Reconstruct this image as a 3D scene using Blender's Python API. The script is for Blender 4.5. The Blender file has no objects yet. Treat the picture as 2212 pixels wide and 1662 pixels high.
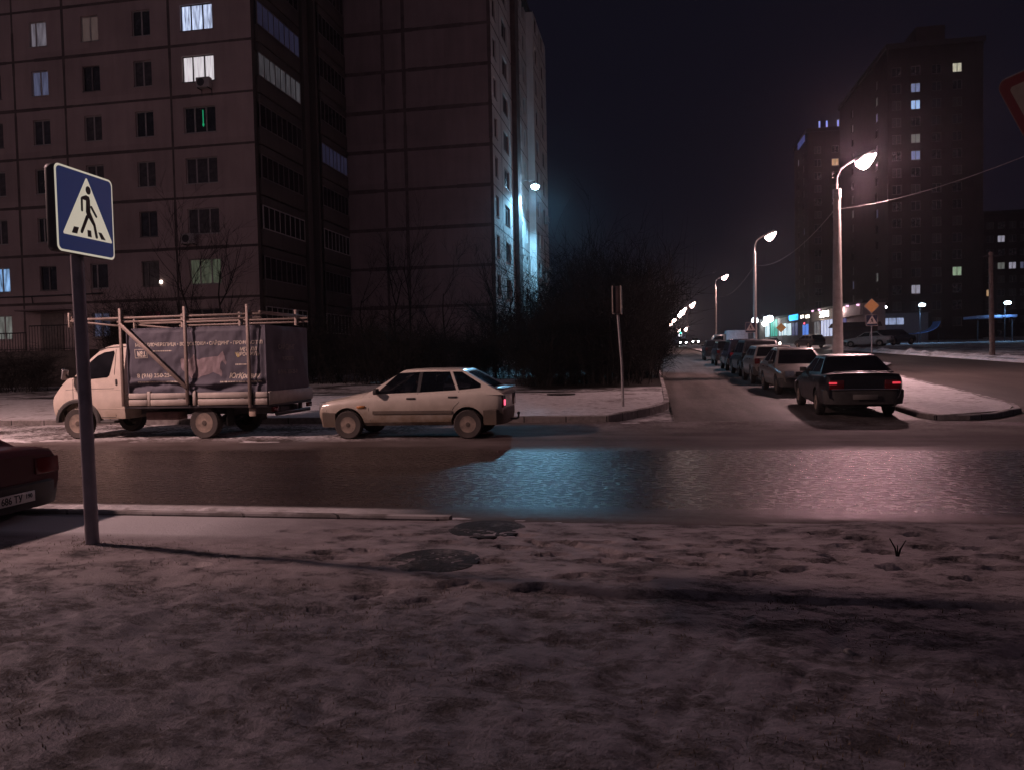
import bpy, bmesh, math, random
from math import sin, cos, pi, radians, sqrt, atan2
from mathutils import Vector, Matrix, noise as mnoise

# ---------------------------------------------------------------- camera, world, exposure
S = bpy.context.scene
COL = S.collection
PSI, TH, RHO = radians(10.2), radians(2.17), .0215
_f = Vector((-sin(PSI)*cos(TH), cos(PSI)*cos(TH), -sin(TH)))
_r0 = Vector((cos(PSI), sin(PSI), 0)); _u0 = _r0.cross(_f)
_r = cos(RHO)*_r0 - sin(RHO)*_u0; _u = sin(RHO)*_r0 + cos(RHO)*_u0
cam = bpy.data.objects.new('camera', bpy.data.cameras.new('camera')); COL.objects.link(cam)
mw = Matrix.Identity(4)
for i in range(3):
    mw[i][0], mw[i][1], mw[i][2] = _r[i], _u[i], -_f[i]
mw[2][3] = 1.6
cam.matrix_world = mw
cam.data.sensor_width = 36; cam.data.lens = 36*1662/2212
cam.data.clip_start = .05; cam.data.clip_end = 3000
S.camera = cam
w = bpy.data.worlds.new("World"); S.world = w; w.use_nodes = True
nt = w.node_tree; nt.nodes.clear()
out = nt.nodes.new('ShaderNodeOutputWorld')
sky = nt.nodes.new('ShaderNodeTexSky'); sky.sky_type = 'NISHITA'; sky.sun_disc = False
sky.sun_elevation = radians(-9); sky.sun_rotation = radians(150)
b1 = nt.nodes.new('ShaderNodeBackground'); b1.inputs[1].default_value = .06
b2 = nt.nodes.new('ShaderNodeBackground'); b2.inputs[0].default_value = (.0048, .0042, .0082, 1); b2.inputs[1].default_value = 1
ad = nt.nodes.new('ShaderNodeAddShader')
nt.links.new(sky.outputs[0], b1.inputs[0]); nt.links.new(b1.outputs[0], ad.inputs[0]); nt.links.new(b2.outputs[0], ad.inputs[1])
# added soft fill: sky behind the camera made brighter than the dark sky ahead
tcw = nt.nodes.new('ShaderNodeTexCoord'); sxw = nt.nodes.new('ShaderNodeSeparateXYZ'); nt.links.new(tcw.outputs['Generated'], sxw.inputs[0])
mrw = nt.nodes.new('ShaderNodeMapRange'); mrw.interpolation_type = 'SMOOTHSTEP'
mrw.inputs[1].default_value = .25; mrw.inputs[2].default_value = -.9; mrw.inputs[3].default_value = 0; mrw.inputs[4].default_value = 1
nt.links.new(sxw.outputs[1], mrw.inputs[0])
b3 = nt.nodes.new('ShaderNodeBackground'); b3.inputs[0].default_value = (.050, .039, .050, 1); nt.links.new(mrw.outputs[0], b3.inputs[1])
ad2 = nt.nodes.new('ShaderNodeAddShader'); nt.links.new(ad.outputs[0], ad2.inputs[0]); nt.links.new(b3.outputs[0], ad2.inputs[1])
nt.links.new(ad2.outputs[0], out.inputs[0])
S.view_settings.view_transform = 'Standard'; S.view_settings.look = 'None'
S.view_settings.exposure = 0; S.view_settings.gamma = 1; S.view_settings.use_curve_mapping = False
S.cycles.filter_width = 1.5
S.cycles.max_bounces = 6
LAMP_COL = (1, .62, .585)
LAMP_POWER = 9000

# ---------------------------------------------------------------- helpers
def hz(y):
    return .02*max(0, min(y, 250)-17)

def tag(o, label=None, cat=None, group=None, kind=None):
    if label: o['label'] = label
    if cat: o['category'] = cat
    if group: o['group'] = group
    if kind: o['kind'] = kind
    return o

def empty(name, loc=(0, 0, 0), rz=0, label=None, cat=None, group=None):
    o = bpy.data.objects.new(name, None); COL.objects.link(o)
    o.location = loc; o.rotation_euler = (0, 0, rz); o.empty_display_size = .2
    return tag(o, label, cat, group)

def smooth(me, ang=35):
    for p in me.polygons: p.use_smooth = True
    me.set_sharp_from_angle(angle=radians(ang))

def link(name, me, mats, parent=None, loc=None, rot=None):
    o = bpy.data.objects.new(name, me); COL.objects.link(o)
    if mats is not None and not len(me.materials):
        for m in (mats if isinstance(mats, (list, tuple)) else [mats]): me.materials.append(m)
    if parent: o.parent = parent
    if loc: o.location = loc
    if rot: o.rotation_euler = rot
    return o

def copy_tree(o, parent=None):
    c = o.copy(); COL.objects.link(c)
    if parent: c.parent = parent
    for ch in list(o.children): copy_tree(ch, c)
    return c

class MB:
    def __init__(s): s.v = []; s.f = []; s.m = []
    def add(s, vs, fs, mi=0):
        b = len(s.v); s.v += [tuple(v) for v in vs]
        for f in fs: s.f.append(tuple(b+i for i in f)); s.m.append(mi)
    def box(s, x0, x1, y0, y1, z0, z1, mi=0):
        s.add([(x0, y0, z0), (x1, y0, z0), (x1, y1, z0), (x0, y1, z0), (x0, y0, z1), (x1, y0, z1), (x1, y1, z1), (x0, y1, z1)],
              [(0, 3, 2, 1), (4, 5, 6, 7), (0, 1, 5, 4), (1, 2, 6, 5), (2, 3, 7, 6), (3, 0, 4, 7)], mi)
    def obox(s, c, ax, ay, az, mi=0):
        c = Vector(c); ax = Vector(ax); ay = Vector(ay); az = Vector(az); vs = []
        for k in (-1, 1):
            for i, j in ((-1, -1), (1, -1), (1, 1), (-1, 1)): vs.append(c+ax*i+ay*j+az*k)
        s.add(vs, [(0, 3, 2, 1), (4, 5, 6, 7), (0, 1, 5, 4), (1, 2, 6, 5), (2, 3, 7, 6), (3, 0, 4, 7)], mi)
    def tube(s, pts, rad, n=8, cap=True, mi=0):
        pts = [Vector(p) for p in pts]; R = rad if isinstance(rad, (list, tuple)) else [rad]*len(pts)
        vs = []; prev = None
        for i, p in enumerate(pts):
            d = (pts[min(i+1, len(pts)-1)]-pts[max(i-1, 0)])
            d = d.normalized() if d.length > 1e-9 else Vector((0, 0, 1))
            if prev is None: a = d.orthogonal().normalized()
            else:
                a = prev - d*prev.dot(d)
                a = a.normalized() if a.length > 1e-6 else d.orthogonal().normalized()
            prev = a; b = d.cross(a)
            for k in range(n):
                t = 2*pi*k/n; vs.append(p+(a*cos(t)+b*sin(t))*R[i])
        fs = []
        for i in range(len(pts)-1):
            for k in range(n):
                fs.append((i*n+k, i*n+(k+1) % n, (i+1)*n+(k+1) % n, (i+1)*n+k))
        if cap:
            fs.append(tuple(range(n-1, -1, -1))); fs.append(tuple((len(pts)-1)*n+k for k in range(n)))
        s.add(vs, fs, mi)
    def prism(s, poly, a, b, axis='y', mi=0):
        # extrude a 2-D polygon along an axis
        n = len(poly)
        def P(u, v, t): return {'y': (u, t, v), 'x': (t, u, v), 'z': (u, v, t)}[axis]
        s.add([P(u, v, a) for u, v in poly]+[P(u, v, b) for u, v in poly],
              [tuple(range(n)), tuple(range(2*n-1, n-1, -1))]+[(i, i+n, (i+1) % n+n, (i+1) % n) for i in range(n)], mi)
    def lathe(s, prof, n=24, axis='y', mi=0, c=(0, 0, 0)):
        vs = []
        for r, t in prof:
            for k in range(n):
                a = 2*pi*k/n
                if axis == 'y': vs.append((c[0]+r*cos(a), c[1]+t, c[2]+r*sin(a)))
                else: vs.append((c[0]+r*cos(a), c[1]+r*sin(a), c[2]+t))
        fs = []
        for i in range(len(prof)-1):
            for k in range(n): fs.append((i*n+k, i*n+(k+1) % n, (i+1)*n+(k+1) % n, (i+1)*n+k))
        if prof[0][0] > 1e-5: fs.append(tuple(range(n)))
        if prof[-1][0] > 1e-5: fs.append(tuple((len(prof)-1)*n+k for k in range(n)))
        s.add(vs, fs, mi)
    def loft(s, rings, closed=True, caps=True, mi=0):
        n = len(rings[0]); vs = [p for r in rings for p in r]; fs = []
        for i in range(len(rings)-1):
            for k in range(n if closed else n-1):
                fs.append((i*n+k, i*n+(k+1) % n, (i+1)*n+(k+1) % n, (i+1)*n+k))
        if caps and closed: fs += [tuple(range(n-1, -1, -1)), tuple((len(rings)-1)*n+k for k in range(n))]
        s.add(vs, fs, mi)
    def mesh(s, name='m', sm=None, recalc=True):
        me = bpy.data.meshes.new(name); me.from_pydata(s.v, [], s.f)
        me.polygons.foreach_set('material_index', s.m)
        if recalc:
            bm = bmesh.new(); bm.from_mesh(me)
            bmesh.ops.recalc_face_normals(bm, faces=bm.faces); bm.to_mesh(me); bm.free()
        if sm: smooth(me, sm)
        me.update(); return me
    def build(s, name, mats, parent=None, sm=None, loc=None, rot=None):
        return link(name, s.mesh(name, sm), mats, parent, loc, rot)

def bevel(me, wdt, seg=2, ang=40):
    bm = bmesh.new(); bm.from_mesh(me)
    es = [e for e in bm.edges if len(e.link_faces) == 2 and e.calc_face_angle(0) > radians(ang)]
    bmesh.ops.bevel(bm, geom=es, offset=wdt, segments=seg, profile=.5, affect='EDGES', clamp_overlap=True)
    bm.to_mesh(me); bm.free(); smooth(me, 50); return me

def boolcut(me, cutters, op='DIFFERENCE'):
    o = bpy.data.objects.new('tmp', me); COL.objects.link(o); cs = []
    for c in cutters:
        co = bpy.data.objects.new('tmpc', c); COL.objects.link(co); cs.append(co)
        m = o.modifiers.new('b', 'BOOLEAN'); m.object = co; m.operation = op; m.solver = 'EXACT'
    dg = bpy.context.evaluated_depsgraph_get(); dg.update()
    r = bpy.data.meshes.new_from_object(o.evaluated_get(dg))
    for x in cs+[o]: bpy.data.objects.remove(x)
    return r

def text_mesh(body, size, depth=.004, shear=0, align='LEFT', bold=0, xs=1):
    c = bpy.data.curves.new('t', 'FONT'); c.body = body; c.size = size; c.extrude = depth; c.shear = shear
    c.align_x = align; c.offset = bold; c.resolution_u = 3
    o = bpy.data.objects.new('t', c); COL.objects.link(o)
    dg = bpy.context.evaluated_depsgraph_get(); dg.update()
    me = bpy.data.meshes.new_from_object(o.evaluated_get(dg)); bpy.data.objects.remove(o)
    for v in me.vertices: v.co = (v.co.x*xs, -v.co.z, v.co.y)     # stands up, facing -y
    me.materials.clear(); return me

def place(me, x, y, z, rz=0):
    m = Matrix.Translation((x, y, z)) @ Matrix.Rotation(rz, 4, 'Z'); me.transform(m); return me

def fbm(x, y, sc, o=4, sd=0):
    return mnoise.fractal(Vector((x/sc+sd, y/sc-sd*.7, sd*1.3)), .9, 2.0, o)

# ---------------------------------------------------------------- materials
def N(t, kind, **k):
    n = t.nodes.new(kind)
    for a, b in k.items(): setattr(n, a, b)
    return n
def noise_node(t, vec, scale, detail=4, rough=.55):
    n = N(t, 'ShaderNodeTexNoise'); n.inputs['Scale'].default_value = scale; n.inputs['Detail'].default_value = detail
    n.inputs['Roughness'].default_value = rough; t.links.new(vec, n.inputs['Vector']); return n.outputs[0]
def ramp(t, fac, a, b, va=0, vb=1):
    n = N(t, 'ShaderNodeMapRange'); n.inputs[1].default_value = a; n.inputs[2].default_value = b
    n.inputs[3].default_value = va; n.inputs[4].default_value = vb; t.links.new(fac, n.inputs[0]); return n.outputs[0]
def mixc(t, fac, A, B):
    n = N(t, 'ShaderNodeMix', data_type='RGBA')
    if isinstance(fac, (int, float)): n.inputs[0].default_value = fac
    else: t.links.new(fac, n.inputs[0])
    for i, c in ((6, A), (7, B)):
        if isinstance(c, tuple): n.inputs[i].default_value = (*c[:3], 1)
        else: t.links.new(c, n.inputs[i])
    return n.outputs[2]
def math_n(t, op, a, b=None):
    n = N(t, 'ShaderNodeMath', operation=op)
    for i, v in enumerate((a, b)):
        if v is None: continue
        if isinstance(v, (int, float)): n.inputs[i].default_value = v
        else: t.links.new(v, n.inputs[i])
    return n.outputs[0]
def bump_n(t, h, strength, dist):
    n = N(t, 'ShaderNodeBump'); n.inputs['Strength'].default_value = strength; n.inputs['Distance'].default_value = dist
    t.links.new(h, n.inputs['Height']); return n.outputs[0]
def base(name):
    m = bpy.data.materials.new(name); m.use_nodes = True; t = m.node_tree
    return m, t, t.nodes['Principled BSDF']

def M(name, col, rough=.6, metal=0, var=.25, scale=6, bump=0, spec=.5, dirt=None, coat=0):
    m, t, p = base(name); tc = N(t, 'ShaderNodeTexCoord'); v = tc.outputs['Object']
    n1 = noise_node(t, v, scale, 5)
    f = ramp(t, n1, .3, .7)
    c = mixc(t, f, tuple(x*(1-var) for x in col), tuple(min(1, x*(1+var)) for x in col))
    if dirt:       # road dirt that sits low on a vehicle: (colour, z_full, z_none)
        sx = N(t, 'ShaderNodeSeparateXYZ'); t.links.new(v, sx.inputs[0])
        d = ramp(t, sx.outputs[2], dirt[1], dirt[2], 1, 0)
        n2 = noise_node(t, v, 3.5, 6); d = math_n(t, 'MULTIPLY', d, ramp(t, n2, .25, .6, .55, 1))
        c = mixc(t, d, c, dirt[0])
        t.links.new(ramp(t, d, 0, 1, rough, .75), p.inputs['Roughness'])
    else:
        t.links.new(ramp(t, n1, .3, .7, rough*.88, min(1, rough*1.1)), p.inputs['Roughness'])
    t.links.new(c, p.inputs['Base Color'])
    p.inputs['Metallic'].default_value = metal; p.inputs['Specular IOR Level'].default_value = spec
    p.inputs['Coat Weight'].default_value = coat; p.inputs['Coat Roughness'].default_value = .12
    if bump: t.links.new(bump_n(t, noise_node(t, v, scale*6, 5), bump, .02), p.inputs['Normal'])
    return m

def EM(name, col, st, folds=0, var=.3, scale=3):
    """something that gives off light; folds = curtain folds across x"""
    m, t, p = base(name); tc = N(t, 'ShaderNodeTexCoord')
    p.inputs['Base Color'].default_value = (*[c*.4 for c in col], 1)
    p.inputs['Emission Color'].default_value = (*col, 1)
    if folds:
        mp = N(t, 'ShaderNodeMapping'); mp.inputs['Scale'].default_value = (folds, 1, .35); t.links.new(tc.outputs['Object'], mp.inputs[0])
        n1 = noise_node(t, mp.outputs[0], scale, 3)
        t.links.new(ramp(t, n1, .3, .7, st*(1-var), st*(1+var)), p.inputs['Emission Strength'])
    else: p.inputs['Emission Strength'].default_value = st
    return m

def GLASS(name, tint=.25, rough=.03):
    m, t, p = base(name); t.nodes.remove(p)
    o = [n for n in t.nodes if n.type == 'OUTPUT_MATERIAL'][0]
    tr = N(t, 'ShaderNodeBsdfTransparent'); tr.inputs[0].default_value = (tint, tint, tint*1.05, 1)
    gl = N(t, 'ShaderNodeBsdfGlossy'); gl.inputs['Roughness'].default_value = rough
    fr = N(t, 'ShaderNodeFresnel'); mx = N(t, 'ShaderNodeMixShader')
    t.links.new(fr.outputs[0], mx.inputs[0]); t.links.new(tr.outputs[0], mx.inputs[1]); t.links.new(gl.outputs[0], mx.inputs[2])
    t.links.new(mx.outputs[0], o.inputs[0]); return m

def DGLASS(name, col=(.012, .012, .015), rough=.06):
    m, t, p = base(name); tc = N(t, 'ShaderNodeTexCoord')
    n1 = noise_node(t, tc.outputs['Object'], 2.5, 3)
    t.links.new(mixc(t, ramp(t, n1, .35, .65), tuple(c*.6 for c in col), tuple(c*1.6 for c in col)), p.inputs['Base Color'])
    p.inputs['Roughness'].default_value = rough; return m

# ground materials ---------------------------------------------------
def mat_verge():
    """thin trampled snow over dead grass; a flatter worn footpath nearer the road"""
    m, t, p = base('snowy_grass'); g = N(t, 'ShaderNodeNewGeometry'); P = g.outputs['Position']
    sx = N(t, 'ShaderNodeSeparateXYZ'); t.links.new(P, sx.inputs[0])
    mp = N(t, 'ShaderNodeMapping'); mp.inputs['Scale'].default_value = (.75, 1.25, 1); mp.inputs['Rotation'].default_value = (0, 0, .5); t.links.new(P, mp.inputs[0])
    a = noise_node(t, mp.outputs[0], 3.4, 6, .66); b = noise_node(t, mp.outputs[0], 13, 7, .7); c = noise_node(t, P, 60, 4, .6)
    s = math_n(t, 'ADD', math_n(t, 'MULTIPLY', a, .55), math_n(t, 'ADD', math_n(t, 'MULTIPLY', b, .35), math_n(t, 'MULTIPLY', c, .12)))
    path = math_n(t, 'MULTIPLY', ramp(t, sx.outputs[1], 4.7, 5.3), ramp(t, sx.outputs[1], 7.3, 6.9))
    pad = math_n(t, 'MULTIPLY', ramp(t, sx.outputs[1], 5.95, 6.25), ramp(t, sx.outputs[0], -2.6, -4.2))   # untouched snow by the kerb
    sh = math_n(t, 'ADD', s, math_n(t, 'ADD', math_n(t, 'MULTIPLY', path, .03), math_n(t, 'MULTIPLY', pad, .5)))
    cov = ramp(t, sh, .41, .525)
    soil = mixc(t, ramp(t, c, .35, .65), (.045, .040, .042), (.085, .077, .082))
    snow = mixc(t, ramp(t, b, .32, .66), (.088, .084, .102), (.182, .174, .205))
    lawn_dim = ramp(t, sx.outputs[1], 4.9, 4.2); snow = mixc(t, lawn_dim, mixc(t, ramp(t, b, .32, .66), (.16, .145, .158), (.27, .248, .268)), snow)  # snow colour darkened towards the camera, partly standing in for weaker light
    snow = mixc(t, pad, snow, (.62, .60, .62))
    snow = mixc(t, math_n(t, 'MULTIPLY', path, math_n(t, 'SUBTRACT', 1, pad)), snow, mixc(t, ramp(t, a, .35, .65), (.19, .16, .165), (.38, .335, .345)))
    t.links.new(mixc(t, cov, soil, snow), p.inputs['Base Color'])
    t.links.new(ramp(t, cov, 0, 1, .85, .6), p.inputs['Roughness']); p.inputs['Specular IOR Level'].default_value = .25
    h = math_n(t, 'ADD', math_n(t, 'MULTIPLY', cov, .5), math_n(t, 'ADD', math_n(t, 'MULTIPLY', c, .35), math_n(t, 'MULTIPLY', b, .5)))
    t.links.new(bump_n(t, h, .8, .035), p.inputs['Normal'])
    return m

def mat_snow(name, dark=(.13, .1, .085), lo=(.42, .4, .4), hi=(.68, .66, .67), sc=1.0, thr=(.36, .5)):
    m, t, p = base(name); g = N(t, 'ShaderNodeNewGeometry'); P = g.outputs['Position']
    a = noise_node(t, P, .7*sc, 6, .6); b = noise_node(t, P, 5*sc, 6, .65); c = noise_node(t, P, 40, 3)
    s = math_n(t, 'ADD', math_n(t, 'MULTIPLY', a, .6), math_n(t, 'MULTIPLY', b, .4))
    cov = ramp(t, s, *thr)
    t.links.new(mixc(t, cov, dark, mixc(t, ramp(t, b, .3, .7), lo, hi)), p.inputs['Base Color'])
    p.inputs['Roughness'].default_value = .65; p.inputs['Specular IOR Level'].default_value = .3
    t.links.new(bump_n(t, math_n(t, 'ADD', b, math_n(t, 'MULTIPLY', c, .5)), .6, .04), p.inputs['Normal'])
    return m

def mat_yard():
    m = mat_snow('yard_snow', sc=.8, thr=(.42, .56), dark=(.05, .04, .035)); t = m.node_tree; p = t.nodes['Principled BSDF']
    g = N(t, 'ShaderNodeNewGeometry'); sx = N(t, 'ShaderNodeSeparateXYZ'); t.links.new(g.outputs['Position'], sx.inputs[0])
    n = noise_node(t, g.outputs['Position'], .9, 4)
    xx = math_n(t, 'ADD', sx.outputs[0], math_n(t, 'MULTIPLY', math_n(t, 'SUBTRACT', n, .5), 2.5)); yy = math_n(t, 'ADD', sx.outputs[1], math_n(t, 'MULTIPLY', math_n(t, 'SUBTRACT', n, .5), 2.0))
    litter = math_n(t, 'MULTIPLY', ramp(t, math_n(t, 'ADD', xx, math_n(t, 'MULTIPLY', math_n(t, 'SUBTRACT', yy, 28), .22)), -5.2, -4.4), math_n(t, 'MULTIPLY', ramp(t, xx, 2.5, 1.5), ramp(t, yy, 27.6, 28.4)))
    src = p.inputs['Base Color'].links[0].from_socket
    t.links.new(mixc(t, litter, src, (.018, .014, .012)), p.inputs['Base Color']); return m

def mat_road():
    """asphalt: a wet polished carriageway between the kerb and the parking lane, slush and packed snow beyond it"""
    m, t, p = base('wet_asphalt'); g = N(t, 'ShaderNodeNewGeometry'); P = g.outputs['Position']
    sx = N(t, 'ShaderNodeSeparateXYZ'); t.links.new(P, sx.inputs[0])
    mp = N(t, 'ShaderNodeMapping'); mp.inputs['Scale'].default_value = (.22, 1.5, 1); t.links.new(P, mp.inputs[0])
    lng = noise_node(t, mp.outputs[0], 1.1, 5, .6); fine = noise_node(t, P, 55, 4, .7); mid = noise_node(t, P, 9, 5, .65); big = noise_node(t, P, .8, 5)
    yj = math_n(t, 'ADD', sx.outputs[1], math_n(t, 'MULTIPLY', math_n(t, 'SUBTRACT', lng, .5), 1.3))
    yk = math_n(t, 'ADD', yj, math_n(t, 'MULTIPLY', math_n(t, 'SUBTRACT', mid, .5), .9))
    wet = math_n(t, 'MULTIPLY', ramp(t, yk, 13.55, 12.75), ramp(t, yk, 7.3, 7.95))
    agg = ramp(t, fine, .3, .75)
    asph = mixc(t, agg, (.020, .015, .014), (.066, .050, .046))
    asph = mixc(t, math_n(t, 'MULTIPLY', ramp(t, lng, .4, .7), .5), asph, (.082, .062, .056))
    dry = mixc(t, ramp(t, mid, .35, .7), (.048, .036, .032), (.105, .083, .076)); dry = mixc(t, ramp(t, math_n(t, 'ADD', math_n(t, 'MULTIPLY', big, .5), math_n(t, 'MULTIPLY', lng, .5)), .42, .6), dry, (.15, .125, .12))
    # packed snow beside the wheels of the parked row and in the near gutter
    lane = math_n(t, 'MULTIPLY', ramp(t, sx.outputs[1], 14.0, 15.0), ramp(t, sx.outputs[0], -3.5, -6))
    gut = math_n(t, 'MULTIPLY', ramp(t, math_n(t, 'ADD', sx.outputs[1], math_n(t, 'MULTIPLY', lng, .25)), 7.98, 7.86), ramp(t, sx.outputs[0], -2.2, -3.2))
    junc = math_n(t, 'MULTIPLY', ramp(t, sx.outputs[1], 15.2, 18), ramp(t, sx.outputs[0], -2.5, -1))
    sn = math_n(t, 'ADD', math_n(t, 'MULTIPLY', big, .5), math_n(t, 'MULTIPLY', mid, .5))
    cov = math_n(t, 'MULTIPLY', lane, ramp(t, sn, .47, .53))
    cov = math_n(t, 'MAXIMUM', cov, gut)
    cov = math_n(t, 'MAXIMUM', cov, math_n(t, 'MULTIPLY', junc, ramp(t, sn, .42, .66, 0, .55)))
    c = mixc(t, wet, dry, asph); c = mixc(t, cov, c, mixc(t, ramp(t, mid, .3, .7), (.45, .42, .42), (.66, .63, .63)))
    t.links.new(c, p.inputs['Base Color'])
    r = math_n(t, 'ADD', ramp(t, wet, 0, 1, .74, .28), math_n(t, 'MULTIPLY', math_n(t, 'SUBTRACT', mid, .5), .2))
    r = math_n(t, 'MAXIMUM', r, math_n(t, 'MULTIPLY', cov, .8))
    t.links.new(r, p.inputs['Roughness'])
    t.links.new(ramp(t, wet, 0, 1, .2, .42), p.inputs['Specular IOR Level'])
    grit = noise_node(t, P, 55, 2, .5)
    h = math_n(t, 'ADD', math_n(t, 'MULTIPLY', fine, .4), math_n(t, 'ADD', math_n(t, 'MULTIPLY', grit, .9), math_n(t, 'MULTIPLY', lng, .5)))
    t.links.new(bump_n(t, h, .5, .011), p.inputs['Normal'])
    return m

def mat_street(name='packed_snow_street', x0=.6, x1=6.0, base_lo=(.028, .022, .019), base_hi=(.17, .145, .138)):
    """driven-on snow with wheel tracks running along y"""
    m, t, p = base(name); g = N(t, 'ShaderNodeNewGeometry'); P = g.outputs['Position']
    mp = N(t, 'ShaderNodeMapping'); mp.inputs['Scale'].default_value = (1.5, .13, 1); t.links.new(P, mp.inputs[0])
    a = noise_node(t, mp.outputs[0], 1.0, 5, .6); b = noise_node(t, P, 6, 6, .65); big = noise_node(t, P, .35, 4)
    s = math_n(t, 'ADD', math_n(t, 'MULTIPLY', a, .5), math_n(t, 'ADD', math_n(t, 'MULTIPLY', b, .25), math_n(t, 'MULTIPLY', big, .25)))
    t.links.new(mixc(t, ramp(t, s, .38, .6), base_lo, base_hi), p.inputs['Base Color'])
    p.inputs['Roughness'].default_value = .55; p.inputs['Specular IOR Level'].default_value = .3
    t.links.new(bump_n(t, math_n(t, 'ADD', a, b), .5, .04), p.inputs['Normal'])
    return m

def mat_panel(name, col, var=.2):
    """painted concrete wall panels, faintly streaked"""
    m, t, p = base(name); tc = N(t, 'ShaderNodeTexCoord'); v = tc.outputs['Object']
    mp = N(t, 'ShaderNodeMapping'); mp.inputs['Scale'].default_value = (1, 1, .12); t.links.new(v, mp.inputs[0])
    a = noise_node(t, v, .45, 5); b = noise_node(t, mp.outputs[0], 2.2, 5); c = noise_node(t, v, 30, 3)
    sn = N(t, 'ShaderNodeVectorMath', operation='SNAP'); sn.inputs[1].default_value = (3.3, 50, 2.78); t.links.new(v, sn.inputs[0])
    wn = N(t, 'ShaderNodeTexWhiteNoise', noise_dimensions='3D'); t.links.new(sn.outputs[0], wn.inputs['Vector'])
    s = math_n(t, 'ADD', math_n(t, 'MULTIPLY', a, .45), math_n(t, 'ADD', math_n(t, 'MULTIPLY', b, .35), math_n(t, 'ADD', math_n(t, 'MULTIPLY', c, .08), math_n(t, 'MULTIPLY', wn.outputs[0], .12))))
    t.links.new(mixc(t, ramp(t, s, .33, .67), tuple(x*(1-var) for x in col), tuple(x*(1+var) for x in col)), p.inputs['Base Color'])
    p.inputs['Roughness'].default_value = .9; p.inputs['Specular IOR Level'].default_value = .2
    t.links.new(bump_n(t, c, .3, .01), p.inputs['Normal']); return m

def mat_kerb():
    m, t, p = base('kerb_stones'); g = N(t, 'ShaderNodeNewGeometry'); sx = N(t, 'ShaderNodeSeparateXYZ'); t.links.new(g.outputs['Position'], sx.inputs[0])
    u = math_n(t, 'ADD', sx.outputs[0], sx.outputs[1]); fr = math_n(t, 'FRACT', u); fl_ = math_n(t, 'FLOOR', u)
    wn = N(t, 'ShaderNodeTexWhiteNoise', noise_dimensions='1D'); t.links.new(fl_, wn.inputs['W'])
    n = noise_node(t, g.outputs['Position'], 7, 6, .65)
    c = mixc(t, ramp(t, n, .3, .7), (.10, .085, .08), (.25, .225, .215)); c = mixc(t, math_n(t, 'MULTIPLY', wn.outputs[0], .5), c, (.12, .10, .095))
    c = mixc(t, math_n(t, 'LESS_THAN', fr, .03), c, (.02, .016, .015))
    sn_ = N(t, 'ShaderNodeSeparateXYZ'); t.links.new(g.outputs['Normal'], sn_.inputs[0])
    top = math_n(t, 'MULTIPLY', ramp(t, sn_.outputs[2], .5, .9), ramp(t, noise_node(t, g.outputs['Position'], 2.2, 5), .44, .54))
    c = mixc(t, top, c, (.42, .39, .39)); t.links.new(c, p.inputs['Base Color']); p.inputs['Roughness'].default_value = .85
    t.links.new(bump_n(t, n, .5, .02), p.inputs['Normal']); return m
MT = dict(
    verge=mat_verge(), road=mat_road(), street=mat_street(),
    avenue=mat_street('avenue_asphalt', base_lo=(.035, .028, .025), base_hi=(.085, .07, .064)),
    yard=mat_yard(), pave=mat_snow('pavement_snow', sc=1.1, thr=(.34, .46), dark=(.2, .16, .15), lo=(.48, .455, .46), hi=(.75, .73, .74)),
    kerb=mat_kerb(),
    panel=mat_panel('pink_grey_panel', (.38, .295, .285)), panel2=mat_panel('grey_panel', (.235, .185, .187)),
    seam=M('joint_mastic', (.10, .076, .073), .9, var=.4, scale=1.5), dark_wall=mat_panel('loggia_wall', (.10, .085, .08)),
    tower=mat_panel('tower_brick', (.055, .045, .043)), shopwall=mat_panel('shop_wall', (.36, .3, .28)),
    frame=M('window_frame', (.36, .33, .32), .5, var=.1), frame_d=M('dark_window_frame', (.14, .12, .12), .5, var=.2),
    pane=DGLASS('window_glass'), pane_c=EM('curtained_glass', (.06, .05, .055), .0), pane_d=DGLASS('window_glass_grey', (.03, .028, .034), .12), steel=M('galvanised_steel', (.32, .3, .3), .5, .6, scale=9), dsteel=M('dark_painted_steel', (.05, .045, .05), .55, .2),
    polegrey=M('grey_painted_pole', (.24, .21, .24), .6, .1, scale=5), conc=M('pole_concrete', (.34, .3, .28), .85, var=.2, scale=4, bump=.3),
    tyre=M('tyre_rubber', (.022, .02, .019), .85, var=.5, scale=8), tyre_d=M('dusty_tyre_rubber', (.06, .05, .045), .9, var=.35, scale=6),
    rim=M('dirty_steel_rim', (.26, .205, .165), .6, .2, scale=9, var=.35), hub=M('dark_hub', (.095, .072, .058), .8, var=.3), plastic=M('dark_plastic', (.05, .046, .044), .65, var=.3),
    cglass=DGLASS('car_glass', (.008, .008, .01), .04), glass=GLASS('clear_car_glass', .55),
    chrome=M('chrome', (.6, .58, .56), .15, 1, var=.05), redlens=M('red_lamp_lens', (.10, .006, .008), .15, var=.1), headlens=M('headlamp_glass', (.45, .45, .45), .08, .4),
    plate=M('plate_white', (.62, .6, .57), .5, var=.08), ink=M('black_ink', (.012, .012, .014), .6, var=.1),
    bark=M('dark_bark', (.022, .017, .015), .9, var=.4, scale=12), twig=M('dark_twigs', (.010, .008, .007), .9, var=.4),
    wood=M('weathered_plank', (.34, .29, .25), .8, var=.3, scale=5), iron=M('black_iron', (.02, .018, .02), .6, .3),
    cover=mat_snow('cast_iron_cover', dark=(.02, .017, .018), lo=(.10, .09, .09), hi=(.2, .18, .18), sc=3.2, thr=(.5, .62)), grass=M('dead_grass', (.12, .085, .05), .9, var=.4, scale=30),
    roof=M('roof_felt', (.05, .045, .045), .9), white=M('white_signface', (.75, .73, .69), .5, var=.05),
)

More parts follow.
